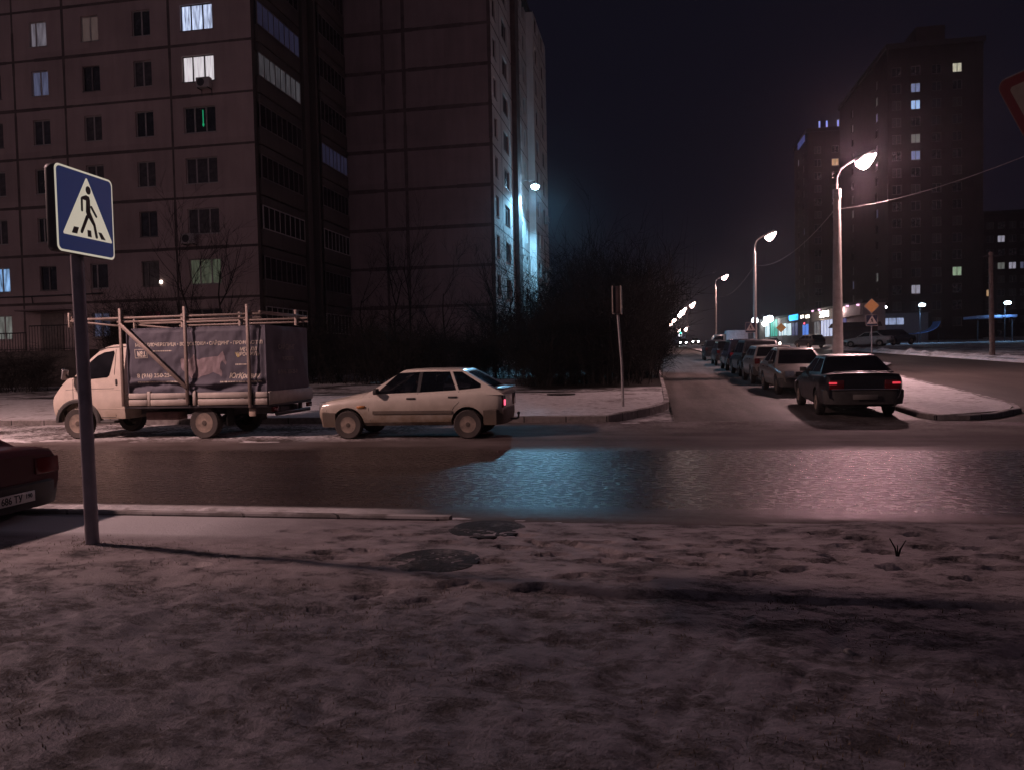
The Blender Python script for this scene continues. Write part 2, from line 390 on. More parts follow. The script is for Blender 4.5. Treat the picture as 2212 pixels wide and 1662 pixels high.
# ---------------------------------------------------------------- setting
def sheet(name, mat, x0, x1, y0, y1, dz, nx=2, ny=2, xb=None, zf=None):
    """a sheet that follows the rising ground; xb(y) -> (x0, x1) gives curved sides"""
    vs = []; fs = []
    for j in range(ny+1):
        y = y0+(y1-y0)*j/ny
        a, b = xb(y) if xb else (x0, x1)
        for i in range(nx+1):
            x = a+(b-a)*i/nx
            vs.append((x, y, hz(y)+dz+(zf(x, y) if zf else 0)))
    for j in range(ny):
        for i in range(nx):
            k = j*(nx+1)+i; fs.append((k, k+1, k+nx+2, k+nx+1))
    me = bpy.data.meshes.new(name); me.from_pydata(vs, [], fs); smooth(me, 60)
    o = link(name, me, mat); o['kind'] = 'structure'; return o

sheet('ground', MT['yard'], -260, 420, -60, 900, -.06, 40, 240)
sheet('main_road', MT['road'], -90, 90, 7.02, 18.0, 0, 90, 12)
sheet('side_street', MT['street'], .55, 6.1, 18.0, 160, .002, 8, 90)

def isl_r(y):   # island edge towards the avenue
    pts = [(17.9, 5.9), (18.3, 7.2), (19.15, 8.25), (20.6, 8.73), (25.2, 9.28), (32.8, 9.9), (41, 11.2), (47, 13.7), (54, 14.0), (64, 11.6), (100, 11.2), (160, 11.6)]
    for (a, xa), (b, xb_) in zip(pts, pts[1:]):
        if y <= b: return xa+(xb_-xa)*max(0, (y-a))/(b-a)
    return pts[-1][1]
def isl_l(y): return 5.9 if y < 18.4 else 5.9
_fp = {}
def _prints():
    rr = random.Random(8)
    for (x, y, a, n) in ((-3.2, 6.45, -.12, 16), (-2.6, 5.75, .02, 16), (-.4, 6.35, -.05, 12), (.6, 5.5, .10, 10), (-1.5, 6.6, -.5, 6), (-4.2, 5.3, .12, 9), (-2.2, 4.6, .35, 7), (1.0, 6.6, -.08, 8)):
        for k in range(n):
            s_ = .09*(1 if k % 2 else -1); px = x+cos(a)*k*.36-sin(a)*s_+rr.gauss(0, .04); py = y+sin(a)*k*.36+cos(a)*s_+rr.gauss(0, .03); aa = a+rr.gauss(0, .15)+.1*(1 if s_ > 0 else -1)
            for i in range(int((px-.3)/.3)-1, int((px+.3)/.3)+2):
                for j in range(int((py-.3)/.3)-1, int((py+.3)/.3)+2): _fp.setdefault((i, j), []).append((px, py, cos(aa), sin(aa), rr.uniform(.025, .045)))
_prints()
def foot(x, y):
    d = 0
    for px, py, c, s_, h in _fp.get((int(x/.3), int(y/.3)), ()):
        u = (x-px)*c+(y-py)*s_; v = -(x-px)*s_+(y-py)*c
        e = (u/.145)**2+(v/(.052 if u > -.02 else .042))**2
        if e < 1: d = min(d, -h*min(1, (1-e)*3))
        elif e < 1.9: d = max(d, .3*h*(1-abs(e-1.4)/.5)) if d >= 0 else d
    return d
def verge_z(x, y):
    rough = max(0, min(1, (5.15-y)/.6)); pad = max(0, min(1, (y-5.9)/.3))*max(0, min(1, (-2.4-x)/1.2))
    a = .25+.75*rough-.2*pad
    r = a*(.030*fbm(x, y, .8, 3)+.020*fbm(x, y, .22, 4, 3)+.007*fbm(x, y, .06, 2, 9))
    if y < 6.9: r += .01
    # wheel ruts crossing the verge and the worn lip of the footpath
    for (xa, ya, xb_, yb) in ((.60, 4.8, -.02, 3.0), (1.06, 4.6, .24, 2.9)):
        tpar = (ya-y)/(ya-yb); xr = xa+(xb_-xa)*tpar+.025*sin(y*5)+.02*fbm(x, y, .3, 2, 4)
        r += (.005*math.exp(-((x-xr-.07)/.035)**2)-.016*math.exp(-((x-xr)/.03)**2))*max(0, min(1, (4.9-y)/.3))
    r += foot(x, y)
    e = (4.98+.06*fbm(x, 0, 1.0, 2, 5))
    r += .03*max(0, min(1, (y-e)/.05))
    if x > -1.2: r += .05*max(0, min(1, (y-6.3)/.5))*max(0, min(1, (x-1.0)/.8))
    return r
sheet('verge', MT['verge'], -10.5, 5.5, 1.6, 7.04, .02, 420, 210, zf=verge_z)
sheet('verge', MT['verge'], 5.5, 8.5, .4, 7.04, .03, 10, 20)
sheet('verge', MT['verge'], -10.5, 5.5, .4, 1.6, .03, 60, 10)
sheet('verge', MT['verge'], -90, -10.5, -30, 7.04, .03, 40, 20, zf=lambda x, y: .03*fbm(x, y, 1, 3))
sheet('verge', MT['verge'], 8.5, 90, -30, 7.04, .03, 40, 20, zf=lambda x, y: .03*fbm(x, y, 1, 3))
sheet('verge', MT['verge'], -10.5, 8.5, -30, .4, .03, 60, 60, zf=lambda x, y: .03*fbm(x, y, 1, 3))
# corner pavement at the far side: front edge along the kerb, rounded into the side street
def pave_r(y):
    if y < 18.3: return -.9
    if y < 22.5: return -.9+1.4*sin(min(1, (y-18.3)/4.2)*pi/2)
    return .5
sheet('pavement', MT['pave'], -90, .5, 18.12, 26.5, .12, 120, 34, xb=lambda y: (-90, pave_r(y)-.12), zf=lambda x, y: .02*fbm(x, y, .9, 3))
sheet('yard', MT['yard'], -90, .4, 26.5, 120, .125, 80, 60, zf=lambda x, y: .05*fbm(x, y, 1.6, 3))
sheet('traffic_island', MT['pave'], 6, 9, 17.95, 160, .10, 24, 140, xb=lambda y: (6.05, isl_r(y)-.1), zf=lambda x, y: .035*fbm(x, y, .8, 3))
sheet('avenue', MT['avenue'], 9, 20, 17.6, 420, .004, 6, 120, xb=lambda y: (isl_r(y)-.05 if y > 17.95 else 6.0, 20.2))
sheet('far_verge', MT['yard'], 20.2, 60, 18, 140, .2, 30, 60, zf=lambda x, y: .12*math.exp(-((x-20.9)/.5)**2)*(1+fbm(x, y, 1.5, 2))+.05*fbm(x, y, 2, 3))
def bank(x0, x1, y0, y1, h, name='snow_bank'):
    n = 160; vs = []; fs = []
    for j in range(n+1):
        y = y0+(y1-y0)*j/n
        for i in range(7):
            u = i/6; x = x0+(x1-x0)*u
            vs.append((x, y, hz(y)+.02+h*sin(pi*u)*(.7+.6*fbm(x, y, 1.2, 3))))
    for j in range(n):
        for i in range(6): k = j*7+i; fs.append((k, k+1, k+8, k+7))
    me = bpy.data.meshes.new(name); me.from_pydata(vs, [], fs); smooth(me, 60)
    o = link(name, me, MT['pave']); o['kind'] = 'structure'
bank(20.0, 21.3, 22, 130, .42)
def kerb_path(pts, wd, h, name='kerb'):
    mb = MB(); L = []
    for i, p in enumerate(pts):
        a = Vector(pts[max(i-1, 0)]); b = Vector(pts[min(i+1, len(pts)-1)]); d = (b-a).normalized(); n = Vector((-d.y, d.x))
        q = Vector(p); z = hz(q.y)
        L.append([(*(q+n*wd/2), z-.1), (*(q+n*wd/2), z+h-.02), (*(q+n*(wd/2-.02)), z+h), (*(q-n*(wd/2-.02)), z+h), (*(q-n*wd/2), z+h-.02), (*(q-n*wd/2), z-.1)])
    mb.loft(L); o = mb.build(name, MT['kerb'], sm=30); o['kind'] = 'structure'
kerb_path([(-60+i*1.0, 7.09) for i in range(59)]+[(-1.9, 7.09)], .13, .085)
kerb_path([(.6+i*1.0, 7.08) for i in range(60)], .13, .06)
kerb_path([(-90+i*2, 18.05) for i in range(44)]+[(-2, 18.05), (-1.0, 18.1)]+[(pave_r(y)-.05, y) for y in (18.5, 19, 19.5, 20, 20.7, 21.4, 22.1, 22.8, 24)]+[(.47, y) for y in range(26, 120, 4)], .15, .15)
kerb_path([(5.98, y) for y in range(120, 18, -4)]+[(5.95, 18.6), (6.1, 18.0), (6.7, 17.95), (7.3, 18.25)]+[(isl_r(y)-.04, y) for y in (18.8, 19.4, 20, 20.8, 22, 24, 27, 31, 36, 42, 50, 60, 80, 110)], .15, .12)

# ---------------------------------------------------------------- vehicles (local x forward, y left, z up)
def lerp(a, b, t): return a+(b-a)*t
def ip(tab, x):
    if x <= tab[0][0]: return tab[0][1]
    for (a, va), (b, vb) in zip(tab, tab[1:]):
        if x <= b: return lerp(va, vb, (x-a)/(b-a))
    return tab[-1][1]

def wheel_mesh(r, wd, rim_r, side, bright=False):
    """tyre and steel rim, axle along y; side = +1 when the outer face looks to +y"""
    t = MB(); h = wd/2
    t.lathe([(rim_r, -h*.9), (r*.93, -h), (r*.985, -h*.75), (r, -h*.45), (r, h*.45), (r*.985, h*.75), (r*.93, h), (rim_r, h*.9), (rim_r*.97, h*.5), (rim_r*.97, -h*.5)], 32)
    for k in range(32):      # tread blocks
        a = 2*pi*k/32; c = Vector((cos(a)*r*.995, 0, sin(a)*r*.995)); rd = Vector((cos(a), 0, sin(a))); tg = Vector((-sin(a), 0, cos(a)))
        t.obox(c, rd*.008, Vector((0, h*.7, 0)), tg*r*.05)
    R = MB(); o = h*.9*side
    prof = [(rim_r*1.0, o), (rim_r*.97, o*1.06), (rim_r*.9, o*.95), (rim_r*.84, o*.55), (rim_r*.6, o*.45), (rim_r*.52, o*.75), (rim_r*.3, o*.85), (rim_r*.24, o*1.1), (0.0, o*1.12)]
    k_ = 6 if bright else 4
    R.lathe(prof[:k_], 28); R.lathe(prof[k_-1:], 28, mi=1)
    D = MB()
    for k in range(5):
        a = 2*pi*k/5+.3; c = Vector((cos(a)*rim_r*.70, o*.56, sin(a)*rim_r*.70))
        tg = Vector((-sin(a), 0, cos(a))); rd = Vector((cos(a), 0, sin(a)))
        R.obox(c, tg*rim_r*.2, rd*rim_r*.10, Vector((0, .016, 0)), 1)
    return t.mesh('wheel', 40), R.mesh('rim', 35)
_wc = {}
def add_wheel(parent, x, y, r, wd, rim_r, tyre=None, rim=None, bright=False):
    side = 1 if y > 0 else -1; key = (r, wd, rim_r, side, id(tyre), id(rim), bright)
    if key not in _wc:
        a, b = wheel_mesh(r, wd, rim_r, side, bright)
        a.materials.append(tyre or MT['tyre']); b.materials.append(rim or MT['rim']); b.materials.append(MT['hub'])
        _wc[key] = (a, b)
    a, b = _wc[key]
    o = link('wheel', a, None, parent, (x, y, r)); link('rim', b, None, o)
    return o

def lower_body(P, nst=44):
    xs = [P['xr']+(P['xf']-P['xr'])*i/(nst-1) for i in range(nst)]
    # denser ends
    xs = sorted(set(xs+[P['xr']+.03, P['xr']+.07, P['xf']-.03, P['xf']-.07]))
    rings = []
    for x in xs:
        w, zb, zs, zt = ip(P['hw'], x), ip(P['bot'], x), ip(P['sh'], x), ip(P['top'], x)
        zm = lerp(zb, zs, .55)
        half = [(w*.86, zb), (w*.955, zb+.07), (w*.992, lerp(zb, zm, .6)), (w, zm), (w*.99, lerp(zm, zs, .55)), (w*.955, zs-.035), (w*.91, zs), (w*.55, lerp(zs, zt, .8)), (0, zt)]
        ring = [(x, y, z) for y, z in half]+[(x, -y, z) for y, z in reversed(half[:-1])]
        rings.append(ring)
    mb = MB(); mb.loft(rings); me = mb.mesh('body')
    cut = []
    for xw in P['wx']:
        for s in (1, -1):
            c = MB(); y0, y1 = s*(P['hw_max']-.30), s*(P['hw_max']+.15)
            c.tube([(xw, y0, P['wr']*1.02), (xw, y1, P['wr']*1.02)], P['wr']*1.2, 28); cut.append(c.mesh())
    if P.get('interior'):
        x0, x1 = P['interior']; c = MB(); hw = P['hw_max']-.13
        c.box(x0, x1, -hw, hw, .36, 2.0); cut.append(c.mesh())
    return boolcut(me, cut)

def cab_pt(P, t, s, end):
    """point of the cabin front (end=1) or rear (end=0) plane"""
    c = P['cab']; bow = c.get('bow', .08)
    if end: x = lerp(c['xA'], c['xB'], t); z = lerp(c['zA'], c['zr'], t)
    else: x = lerp(c['xD'], c['xC'], t); z = lerp(c['zD'], c['zr'], t)
    w = lerp(c['wb'], c['wr'], t)
    b = bow*(s*s)*(1 if end else -.6)
    return Vector((x-b, w*s, z))

def cabin_solid(P, inset=0, tlow=-.25):
    c = dict(P['cab']); Q = {'cab': c}
    if inset:
        c['wb'] -= inset; c['wr'] -= inset*.8; c['zr'] -= inset*.7
        c['xA'] -= inset*1.2; c['xB'] -= inset*.8; c['xC'] += inset*.6; c['xD'] += inset*.9
    ss = (-1, -.97, -.6, 0, .6, .97, 1)
    def ring(t, sh=0, dz=0):
        f = [cab_pt(Q, t, s, 1) for s in ss]; r = [cab_pt(Q, t, s, 0) for s in reversed(ss)]
        pts = f+r
        cx = (c['xB']+c['xC'])/2
        if sh: pts = [Vector((lerp(p.x, cx, sh), p.y*(1-sh*1.2), p.z)) for p in pts]
        return [(p.x, p.y, p.z+dz) for p in pts]
    rings = [ring(tlow), ring(.3), ring(.62), ring(.93), ring(.985, .015, .004)]
    rings += [ring(1, .06, .014), ring(1, .25, .028), ring(1, .6, .036)]
    mb = MB(); mb.loft(rings); return mb.mesh('cabin')

def side_y(P, x, z):
    c = P['cab']; za = lerp(c['zD'], c['zA'], (x-c['xD'])/(c['xA']-c['xD'])); t = (z-za)/(c['zr']-za)
    return lerp(c['wb'], c['wr'], t)

def side_panel(P, poly, s, off=.006, th=.02):
    mb = MB(); n = len(poly)
    a = [(x, s*(side_y(P, x, z)+off), z) for x, z in poly]; b = [(x, s*(side_y(P, x, z)+off-th), z) for x, z in poly]
    mb.add(a+b, [tuple(range(n)), tuple(range(2*n-1, n-1, -1))]+[(i, i+n, (i+1) % n+n, (i+1) % n) for i in range(n)])
    return mb.mesh()

def end_panel(P, end, t0=.1, t1=.9, smax=.9, off=.006, th=.018):
    ns, ntt = 8, 3; rows = []; rows2 = []
    for j in range(ntt+1):
        t = lerp(t0, t1, j/ntt); A = []; B = []
        for i in range(ns+1):
            s = lerp(-smax, smax, i/ns)
            p = cab_pt(P, t, s, end); e = cab_pt(P, t+.02, s, end)-p; n = Vector((e.z, 0, -e.x)).normalized()
            if (n.x > 0) != bool(end): n = -n
            A.append(p+n*off); B.append(p-n*(th-off))
        rows.append(A); rows2.append(B)
    mb = MB(); W = ns+1
    vs = [p for r in rows for p in r]+[p for r in rows2 for p in r]; K = W*(ntt+1); fs = []
    for j in range(ntt):
        for i in range(ns):
            k = j*W+i; fs += [(k, k+1, k+W+1, k+W), (K+k, K+k+W, K+k+W+1, K+k+1)]
    bd = [i for i in range(W)]+[(j*W+ns) for j in range(1, ntt+1)]+[ntt*W+i for i in range(ns-1, -1, -1)]+[j*W for j in range(ntt-1, 0, -1)]
    for a, b in zip(bd, bd[1:]+bd[:1]): fs.append((a, K+a, K+b, b))
    mb.add(vs, fs); return mb.mesh('pane', 40)

def bumper_mesh(xe, sg, w, z0, z1, back=.42, th=.09, rnd=.16):
    """wrap-round bumper: sg=+1 front"""
    pts = []
    for i in range(-12, 13):
        u = i/12; y = u*w
        x = xe-sg*rnd*abs(u)**5
        pts.append((x, y))
    pts = [(xe-sg*back, -w)]+pts+[(xe-sg*back, w)]
    L = []
    for i, p in enumerate(pts):
        a = Vector(pts[max(0, i-1)]); b = Vector(pts[min(len(pts)-1, i+1)]); d = (b-a).normalized(); n = Vector((d.y, -d.x))*sg
        q = Vector(p); i0 = q-n*th; zm = lerp(z0, z1, .6)
        L.append([(q.x-n.x*.03, q.y-n.y*.03, z0), (q.x, q.y, zm-.02), (q.x, q.y, z1-.02), (q.x-n.x*.02, q.y-n.y*.02, z1), (i0.x, i0.y, z1), (i0.x, i0.y, z0)])
    mb = MB(); mb.loft(L); return mb.mesh('bumper', 35)

def strip_on_side(P, pts, s, off=.004, th=.008, wd=.006):
    """thin shut-line or moulding laid along the flank; pts are (x, z)"""
    mb = MB(); L = []
    for x, z in pts:
        w = flank(P, x, z); L.append((x, s*(w+off*.5), z))
    mb.tube(L, wd, 6); return mb.mesh()

def flank(P, x, z):
    w, zb, zs = ip(P['hw'], x), ip(P['bot'], x), ip(P['sh'], x); zm = lerp(zb, zs, .55)
    if z > zs: return side_y(P, x, z)
    tab = [(zb, .86), (zb+.07, .955), (lerp(zb, zm, .6), .992), (zm, 1), (lerp(zm, zs, .55), .99), (zs-.035, .955), (zs, .91)]
    return w*ip(tab, z)

def quad_on_end(x, y0, y1, z0, z1, sg, th=.05, rake=0, sweep=0):
    """lamp block set into the nose or tail"""
    mb = MB(); vs = []
    for dx in (0, -sg*th):
        for (y, z) in ((y0, z0), (y1, z0), (y1, z1), (y0, z1)):
            xx = x+dx-sg*(rake*(z-z0))-sg*sweep*max(0, abs(y)-min(abs(y0), abs(y1)))*.3
            vs.append((xx, y, z))
    mb.add(vs, [(0, 1, 2, 3), (7, 6, 5, 4), (0, 4, 5, 1), (1, 5, 6, 2), (2, 6, 7, 3), (3, 7, 4, 0)])
    return bevel(mb.mesh(), .012, 2)

def plate_obj(parent, x, sg, z, text, y=0, w=.52, h=.112):
    mb = MB(); mb.box(x-.004, x+.004, y-w/2, y+w/2, z-h/2, z+h/2); me = bevel(mb.mesh(), .003, 1)
    o = link('number_plate', me, MT['plate'], parent)
    if text:
        tm = text_mesh(text[0], .105, .0015, bold=.0015, xs=.80); tr = text_mesh(text[1], .068, .0015, bold=.001, xs=.85)
        rz = pi/2 if sg > 0 else -pi/2          # read from outside
        place(tm, 0, 0, 0); 
        for q, dy, dz in ((tm, -.235, -.036), (tr, .135, -.012)):
            q.transform(Matrix.Translation((dy, -.006, dz)))
            q.transform(Matrix.Rotation(rz, 4, 'Z')); q.transform(Matrix.Translation((x, y, z)))
        link('lettering', tm, MT['ink'], o); link('region_code', tr, MT['ink'], o)
    return o

def make_car(root, P, paint, glass=None):
    """builds the parts of one car under root"""
    gl = glass or MT['cglass']; c = P['cab']
    me = lower_body(P); smooth(me, 32); link('body', me, paint, root)
    cs = cabin_solid(P)
    wins = P['win']
    if P.get('interior'):
        cuts = [cabin_solid(P, .05, -.4)]
        for poly in wins:
            q = MB(); q.prism(poly, -1.2, 1.2, 'y'); cuts.append(q.mesh())
        for e in (1, 0):
            t0, t1 = P.get('wt', ((.08, .9), (.1, .9)))[0 if e else 1]
            a = cab_pt(P, t0, 0, e); b = cab_pt(P, t1, 0, e); n = Vector((b.z-a.z, 0, a.x-b.x)).normalized()*.3
            q = MB(); y = c['wr']*.9
            q.add([(a.x-n.x, -y*1.08, a.z-n.z), (a.x-n.x, y*1.08, a.z-n.z), (b.x-n.x, y, b.z-n.z), (b.x-n.x, -y, b.z-n.z),
                   (a.x+n.x, -y*1.08, a.z+n.z), (a.x+n.x, y*1.08, a.z+n.z), (b.x+n.x, y, b.z+n.z), (b.x+n.x, -y, b.z+n.z)],
                  [(0, 3, 2, 1), (4, 5, 6, 7), (0, 1, 5, 4), (1, 2, 6, 5), (2, 3, 7, 6), (3, 0, 4, 7)]); cuts.append(q.mesh())
        cs = boolcut(cs, cuts)
    smooth(cs, 32); link('roof', cs, paint, root)
    off = -.012 if P.get('interior') else .005
    for s in (1, -1):
        for poly in wins:
            link('side_window', side_panel(P, poly, s, off, .008 if P.get('interior') else .02), gl, root)
    wt = P.get('wt', ((.08, .9), (.1, .9)))
    sm = .9 if not P.get('interior') else .84
    link('windscreen', end_panel(P, 1, wt[0][0]-.02, wt[0][1]+.02, sm, off, .01), gl, root)
    link('rear_window', end_panel(P, 0, wt[1][0]-.02, wt[1][1]+.02, sm, off, .01), gl, root)
    for xw in P['wx']:
        for s in (1, -1): add_wheel(root, xw, s*(P['hw_max']-.10), P['wr'], P.get('ww', .18), P.get('rr', P['wr']*.58), P.get('tyre'), P.get('rim'))
    bm_ = P.get('bumper_mat', MT['plastic'])
    zf0, zf1 = P.get('bz', (.27, .52)); w = P['hw_max']*.985
    link('front_bumper', bumper_mesh(P['xf']+.05, 1, w, zf0, zf1), bm_, root)
    link('rear_bumper', bumper_mesh(P['xr']-.05, -1, w, zf0+.03, zf1+.03), bm_, root)
    for s in (1, -1):
        y0, y1 = P['hl'][0]*s, P['hl'][1]*s
        link('headlight', quad_on_end(P['xf']+.022, y0, y1, P['hl'][2], P['hl'][3], 1, .16, .15, P.get('sweep', .12)), P.get('hlmat', MT['headlens']), root)
        y0, y1 = P['tl'][0]*s, P['tl'][1]*s
        link('tail_light', quad_on_end(P['xr']-.026, y0, y1, P['tl'][2], P['tl'][3], -1, .20, .03, .05), P.get('tlmat', MT['redlens']), root)
    mb = MB(); mb.box(P['xf']-.02, P['xf']+.016, P['hl'][0]*-.9, P['hl'][0]*.9, P['hl'][2]+.01, P['hl'][3]-.02); link('grille', bevel(mb.mesh(), .008, 1), MT['plastic'], root)
    for s in (1, -1):
        for pts in P.get('lines', []): link('door_seam', strip_on_side(P, pts, s, 0, .004, .005), MT['ink'], root)
        for x, z in P.get('handles', []):
            mb = MB(); y = s*(flank(P, x, z)+.006); mb.box(x-.09, x+.09, y-.014, y+.014, z-.018, z+.018); link('door_handle', bevel(mb.mesh(), .008, 2), MT['plastic'], root)
        x, z = P['mirror']; mb = MB(); y = s*(side_y(P, x, z)+.11); mb.box(x-.05, x+.04, y-.09, y+.07, z-.055, z+.06)
        mo = link('wing_mirror', bevel(mb.mesh(), .02, 2), MT['plastic'], root)
    if P.get('plate'): plate_obj(root, P['xr']-P.get('plx', .06), -1, P.get('plz', .42), P['plate'])
    if P.get('fplate'): plate_obj(root, P['xf']+.062, 1, .40, None)

def sedan_params(L=4.4, hwm=.85, H=1.42, wb=2.6, boxy=1.0, boot=.98):
    xf, xr = L*.49, -L*.51; fo = xf-.78; fw = fo-.0; rw = fw-wb
    ro = H-.02
    P = dict(xf=xf, xr=xr, hw_max=hwm, wr=.3, wx=(fw, rw),
        hw=[(xr, hwm*.86), (xr+.12, hwm*.95), (xr+.5, hwm), (xf-.6, hwm), (xf-.14, hwm*.94), (xf, hwm*.82)],
        bot=[(xr, .42), (xr+.25, .26), (rw, .22), (fw, .22), (xf-.2, .25), (xf, .34)],
        sh=[(xr, boot-.10), (xr+.12, boot-.03), (-.2, .92), (.55, .9), (xf-.25, .74), (xf, .64)],
        top=[(xr, boot-.07), (xr+.1, boot), (-1.1, boot+.03), (.6, .96), (.95, .95), (xf-.2, .80), (xf, .68)],
        cab=dict(xA=.98, zA=.93, xB=.22, xC=-.98, xD=-1.62, zD=boot-.02, zr=ro-.035, wb=hwm*.90, wr=hwm*.66, bow=.09),
        win=[[(.60, .97), (.16, ro-.1), (-.34, ro-.09), (-.32, .98)], [(-.42, .98), (-.44, ro-.09), (-.98, ro-.1), (-1.32, 1.02)]],
        hl=(.42, .68, .60, .74), tl=(.40, .72, .70, .88), lines=[[(.72, .88), (.76, .5), (.70, .32)], [(-.37, .94), (-.38, .32)], [(-1.3, .95), (-1.28, .7), (-1.0, .45)]],
        handles=[(-.22, .82), (-1.05, .82)], mirror=(.58, 1.0), bz=(.28, .54), plate=None, plz=.44)
    return P
def suv_params(L=4.4, hwm=.9, H=1.7, wb=2.65):
    P = sedan_params(L, hwm, H, wb, boot=1.08); xr, xf = P['xr'], P['xf']
    P['sh'] = [(xr, 1.02), (xr+.2, 1.06), (.6, 1.03), (xf-.25, .9), (xf, .78)]
    P['top'] = [(xr, 1.04), (xr+.2, 1.1), (.9, 1.09), (xf-.2, .97), (xf, .82)]
    P['cab'] = dict(xA=1.05, zA=1.05, xB=.38, xC=xr+.42, xD=xr+.08, zD=1.06, zr=H-.06, wb=hwm*.92, wr=hwm*.74, bow=.09)
    z1 = H-.17
    P['win'] = [[(.66, 1.1), (.30, z1), (-.30, z1), (-.30, 1.1)], [(-.40, 1.1), (-.40, z1), (-1.05, z1), (-1.15, 1.1)], [(-1.24, 1.1), (-1.14, z1), (xr+.55, z1), (xr+.42, 1.12)]]
    P['wr'] = .35; P['hl'] = (.45, .72, .74, .90); P['tl'] = (.58, .76, .80, 1.0); P['bz'] = (.34, .66); P['handles'] = [(-.2, .96), (-1.0, .96)]; P['mirror'] = (.66, 1.13)
    P['bot'] = [(a, b+.06) for a, b in P['bot']]
    return P

# --- the white hatchback with its driver -------------------------------------------------
dirt = ((.17, .115, .065), .36, .92)
paint_w = M('white_paint_grimy', (.66, .60, .52), .28, var=.06, dirt=dirt, coat=.5)
HB = dict(xf=1.87, xr=-1.92, hw_max=.81, wr=.285, wx=(1.235, -1.235),
    hw=[(-1.92, .735), (-1.84, .77), (-1.5, .805), (1.2, .81), (1.6, .79), (1.8, .755), (1.87, .70)],
    bot=[(-1.92, .46), (-1.65, .30), (-1.2, .27), (1.2, .26), (1.6, .26), (1.87, .34)],
    sh=[(-1.92, .93), (-1.78, .965), (-1.0, .925), (.75, .865), (1.55, .775), (1.80, .735), (1.87, .68)],
    top=[(-1.92, .95), (-1.78, 1.0), (-1.0, .95), (.6, .91), (.85, .95), (1.3, .87), (1.75, .77), (1.87, .70)],
    cab=dict(xA=.93, zA=.885, xB=.17, xC=-1.16, xD=-1.84, zD=.955, zr=1.345, wb=.745, wr=.60, bow=.07),
    win=[[(.56, .895), (.62, .925), (.20, 1.295), (-.245, 1.315), (-.205, .915)], [(-.305, 1.315), (-.86, 1.31), (-1.01, .95), (-.265, .915)],
         [(-.915, 1.31), (-1.10, 1.305), (-1.50, 1.06), (-1.50, .99), (-1.06, .952)]],
    wt=((.1, .9), (.14, .92)), hl=(.40, .72, .60, .74), tl=(.46, .735, .60, .84), sweep=.12,
    lines=[[(.77, .84), (.785, .6), (.76, .36)], [(-.225, .90), (-.235, .33)], [(-1.06, .93), (-1.07, .72), (-.98, .64), (-.93, .57)], [(1.68, .72), (1.69, .56)]],
    handles=[(-.09, .80), (-.94, .82)], mirror=(.62, .945), bz=(.24, .545), interior=(-1.5, .72), plate=('К 915 ОМ', '50'), plz=.66, plx=.028, tyre=MT['tyre_d'], rim=MT['rim'])
HB['plate'] = None
bump_d = M('grimy_bumper', (.085, .07, .06), .7, var=.3, dirt=((.17, .125, .085), .2, .7)); HB['bumper_mat'] = bump_d
hb = empty('hatchback_car', (-4.77, 15.41, 0), radians(180.4), 'white five-door hatchback with mud-stained flanks parked along the far kerb', 'car')
make_car(hb, HB, paint_w, MT['glass'])
for s in (1, -1):
    mb = MB(); L = [(x, s*(flank(HB, x, .53)+.004), .53) for x in (.70, .3, -.2, -.6, -.93)]
    mb.loft([[(x, y-.012*s, .495), (x, y+.012*s, .50), (x, y+.014*s, .53), (x, y+.012*s, .56), (x, y-.012*s, .565)] for x, y, z in L]); mb.build('side_moulding', bump_d, hb, 30)
mb = MB(); mb.box(-.12, .05, -.03, .03, 0, .05); link('side_indicator', place(bevel(mb.mesh(), .008, 1), .98, .80, .62), M('amber_lens', (.45, .18, .05), .3, var=.1), hb)
mb = MB(); mb.tube([(-1.8, 0, .33), (-2.07, 0, .33), (-2.12, 0, .36), (-2.12, 0, .43)], .022, 8); mb.lathe([(0, .40), (.026, .42), (.032, .44), (.026, .465), (0, .475)], 12, 'z', c=(-2.12, 0, 0)); mb.build('tow_bar', MT['dsteel'], hb, 40)
mb = MB(); mb.box(-1.965, -1.945, .585, .672, .64, .76); link('brake_lamp', bevel(mb.mesh(), .01, 1), EM('lit_brake_lens', (1, .12, .22), 1.6), hb)
mb = MB(); mb.box(-1.96, -1.70, -.70, .70, .945, .975); link('spoiler', bevel(mb.mesh(), .012, 2), M('black_spoiler', (.05, .045, .05), .4), hb)
mb = MB(); mb.tube([(.93, .25, .93), (.80, .35, .985), (.52, .05, 1.1)], .008, 5); mb.build('wiper', MT['ink'], hb)
for s in (1, -1):
    link('door_pillar', side_panel(HB, [(-.24, 1.315), (-.31, 1.315), (-.27, .915), (-.20, .915)], s, .003, .01), MT['ink'], hb)
# seats and wheel, seen dimly through the glass
seat = M('seat_cloth', (.04, .035, .035), .9)
for y in (.36, -.36):
    mb = MB(); mb.obox((-.02, y, .52), (.25, 0, .03), (0, .23, 0), (0, 0, .07)); mb.obox((-.30, y, .80), (.07, 0, .02), (0, .22, 0), (-.07, 0, .28)); mb.obox((-.38, y, 1.13), (.045, 0, 0), (0, .11, 0), (-.01, 0, .08))
    link('front_seat', bevel(mb.mesh(), .05, 3), seat, hb)
mb = MB(); mb.obox((-1.0, 0, .55), (.25, 0, .03), (0, .6, 0), (0, 0, .08)); mb.obox((-1.28, 0, .84), (.07, 0, .02), (0, .6, 0), (-.05, 0, .24)); link('rear_seat', bevel(mb.mesh(), .05, 3), seat, hb)
mb = MB(); mb.box(.42, .78, -.66, .66, .60, .84); link('dashboard', bevel(mb.mesh(), .05, 3), MT['plastic'], hb)
mb = MB(); R = []
for k in range(25):
    a = 2*pi*k/24; R.append((.30+.10*sin(a)*.5, .36+.18*cos(a), .82+.18*sin(a)*.86))
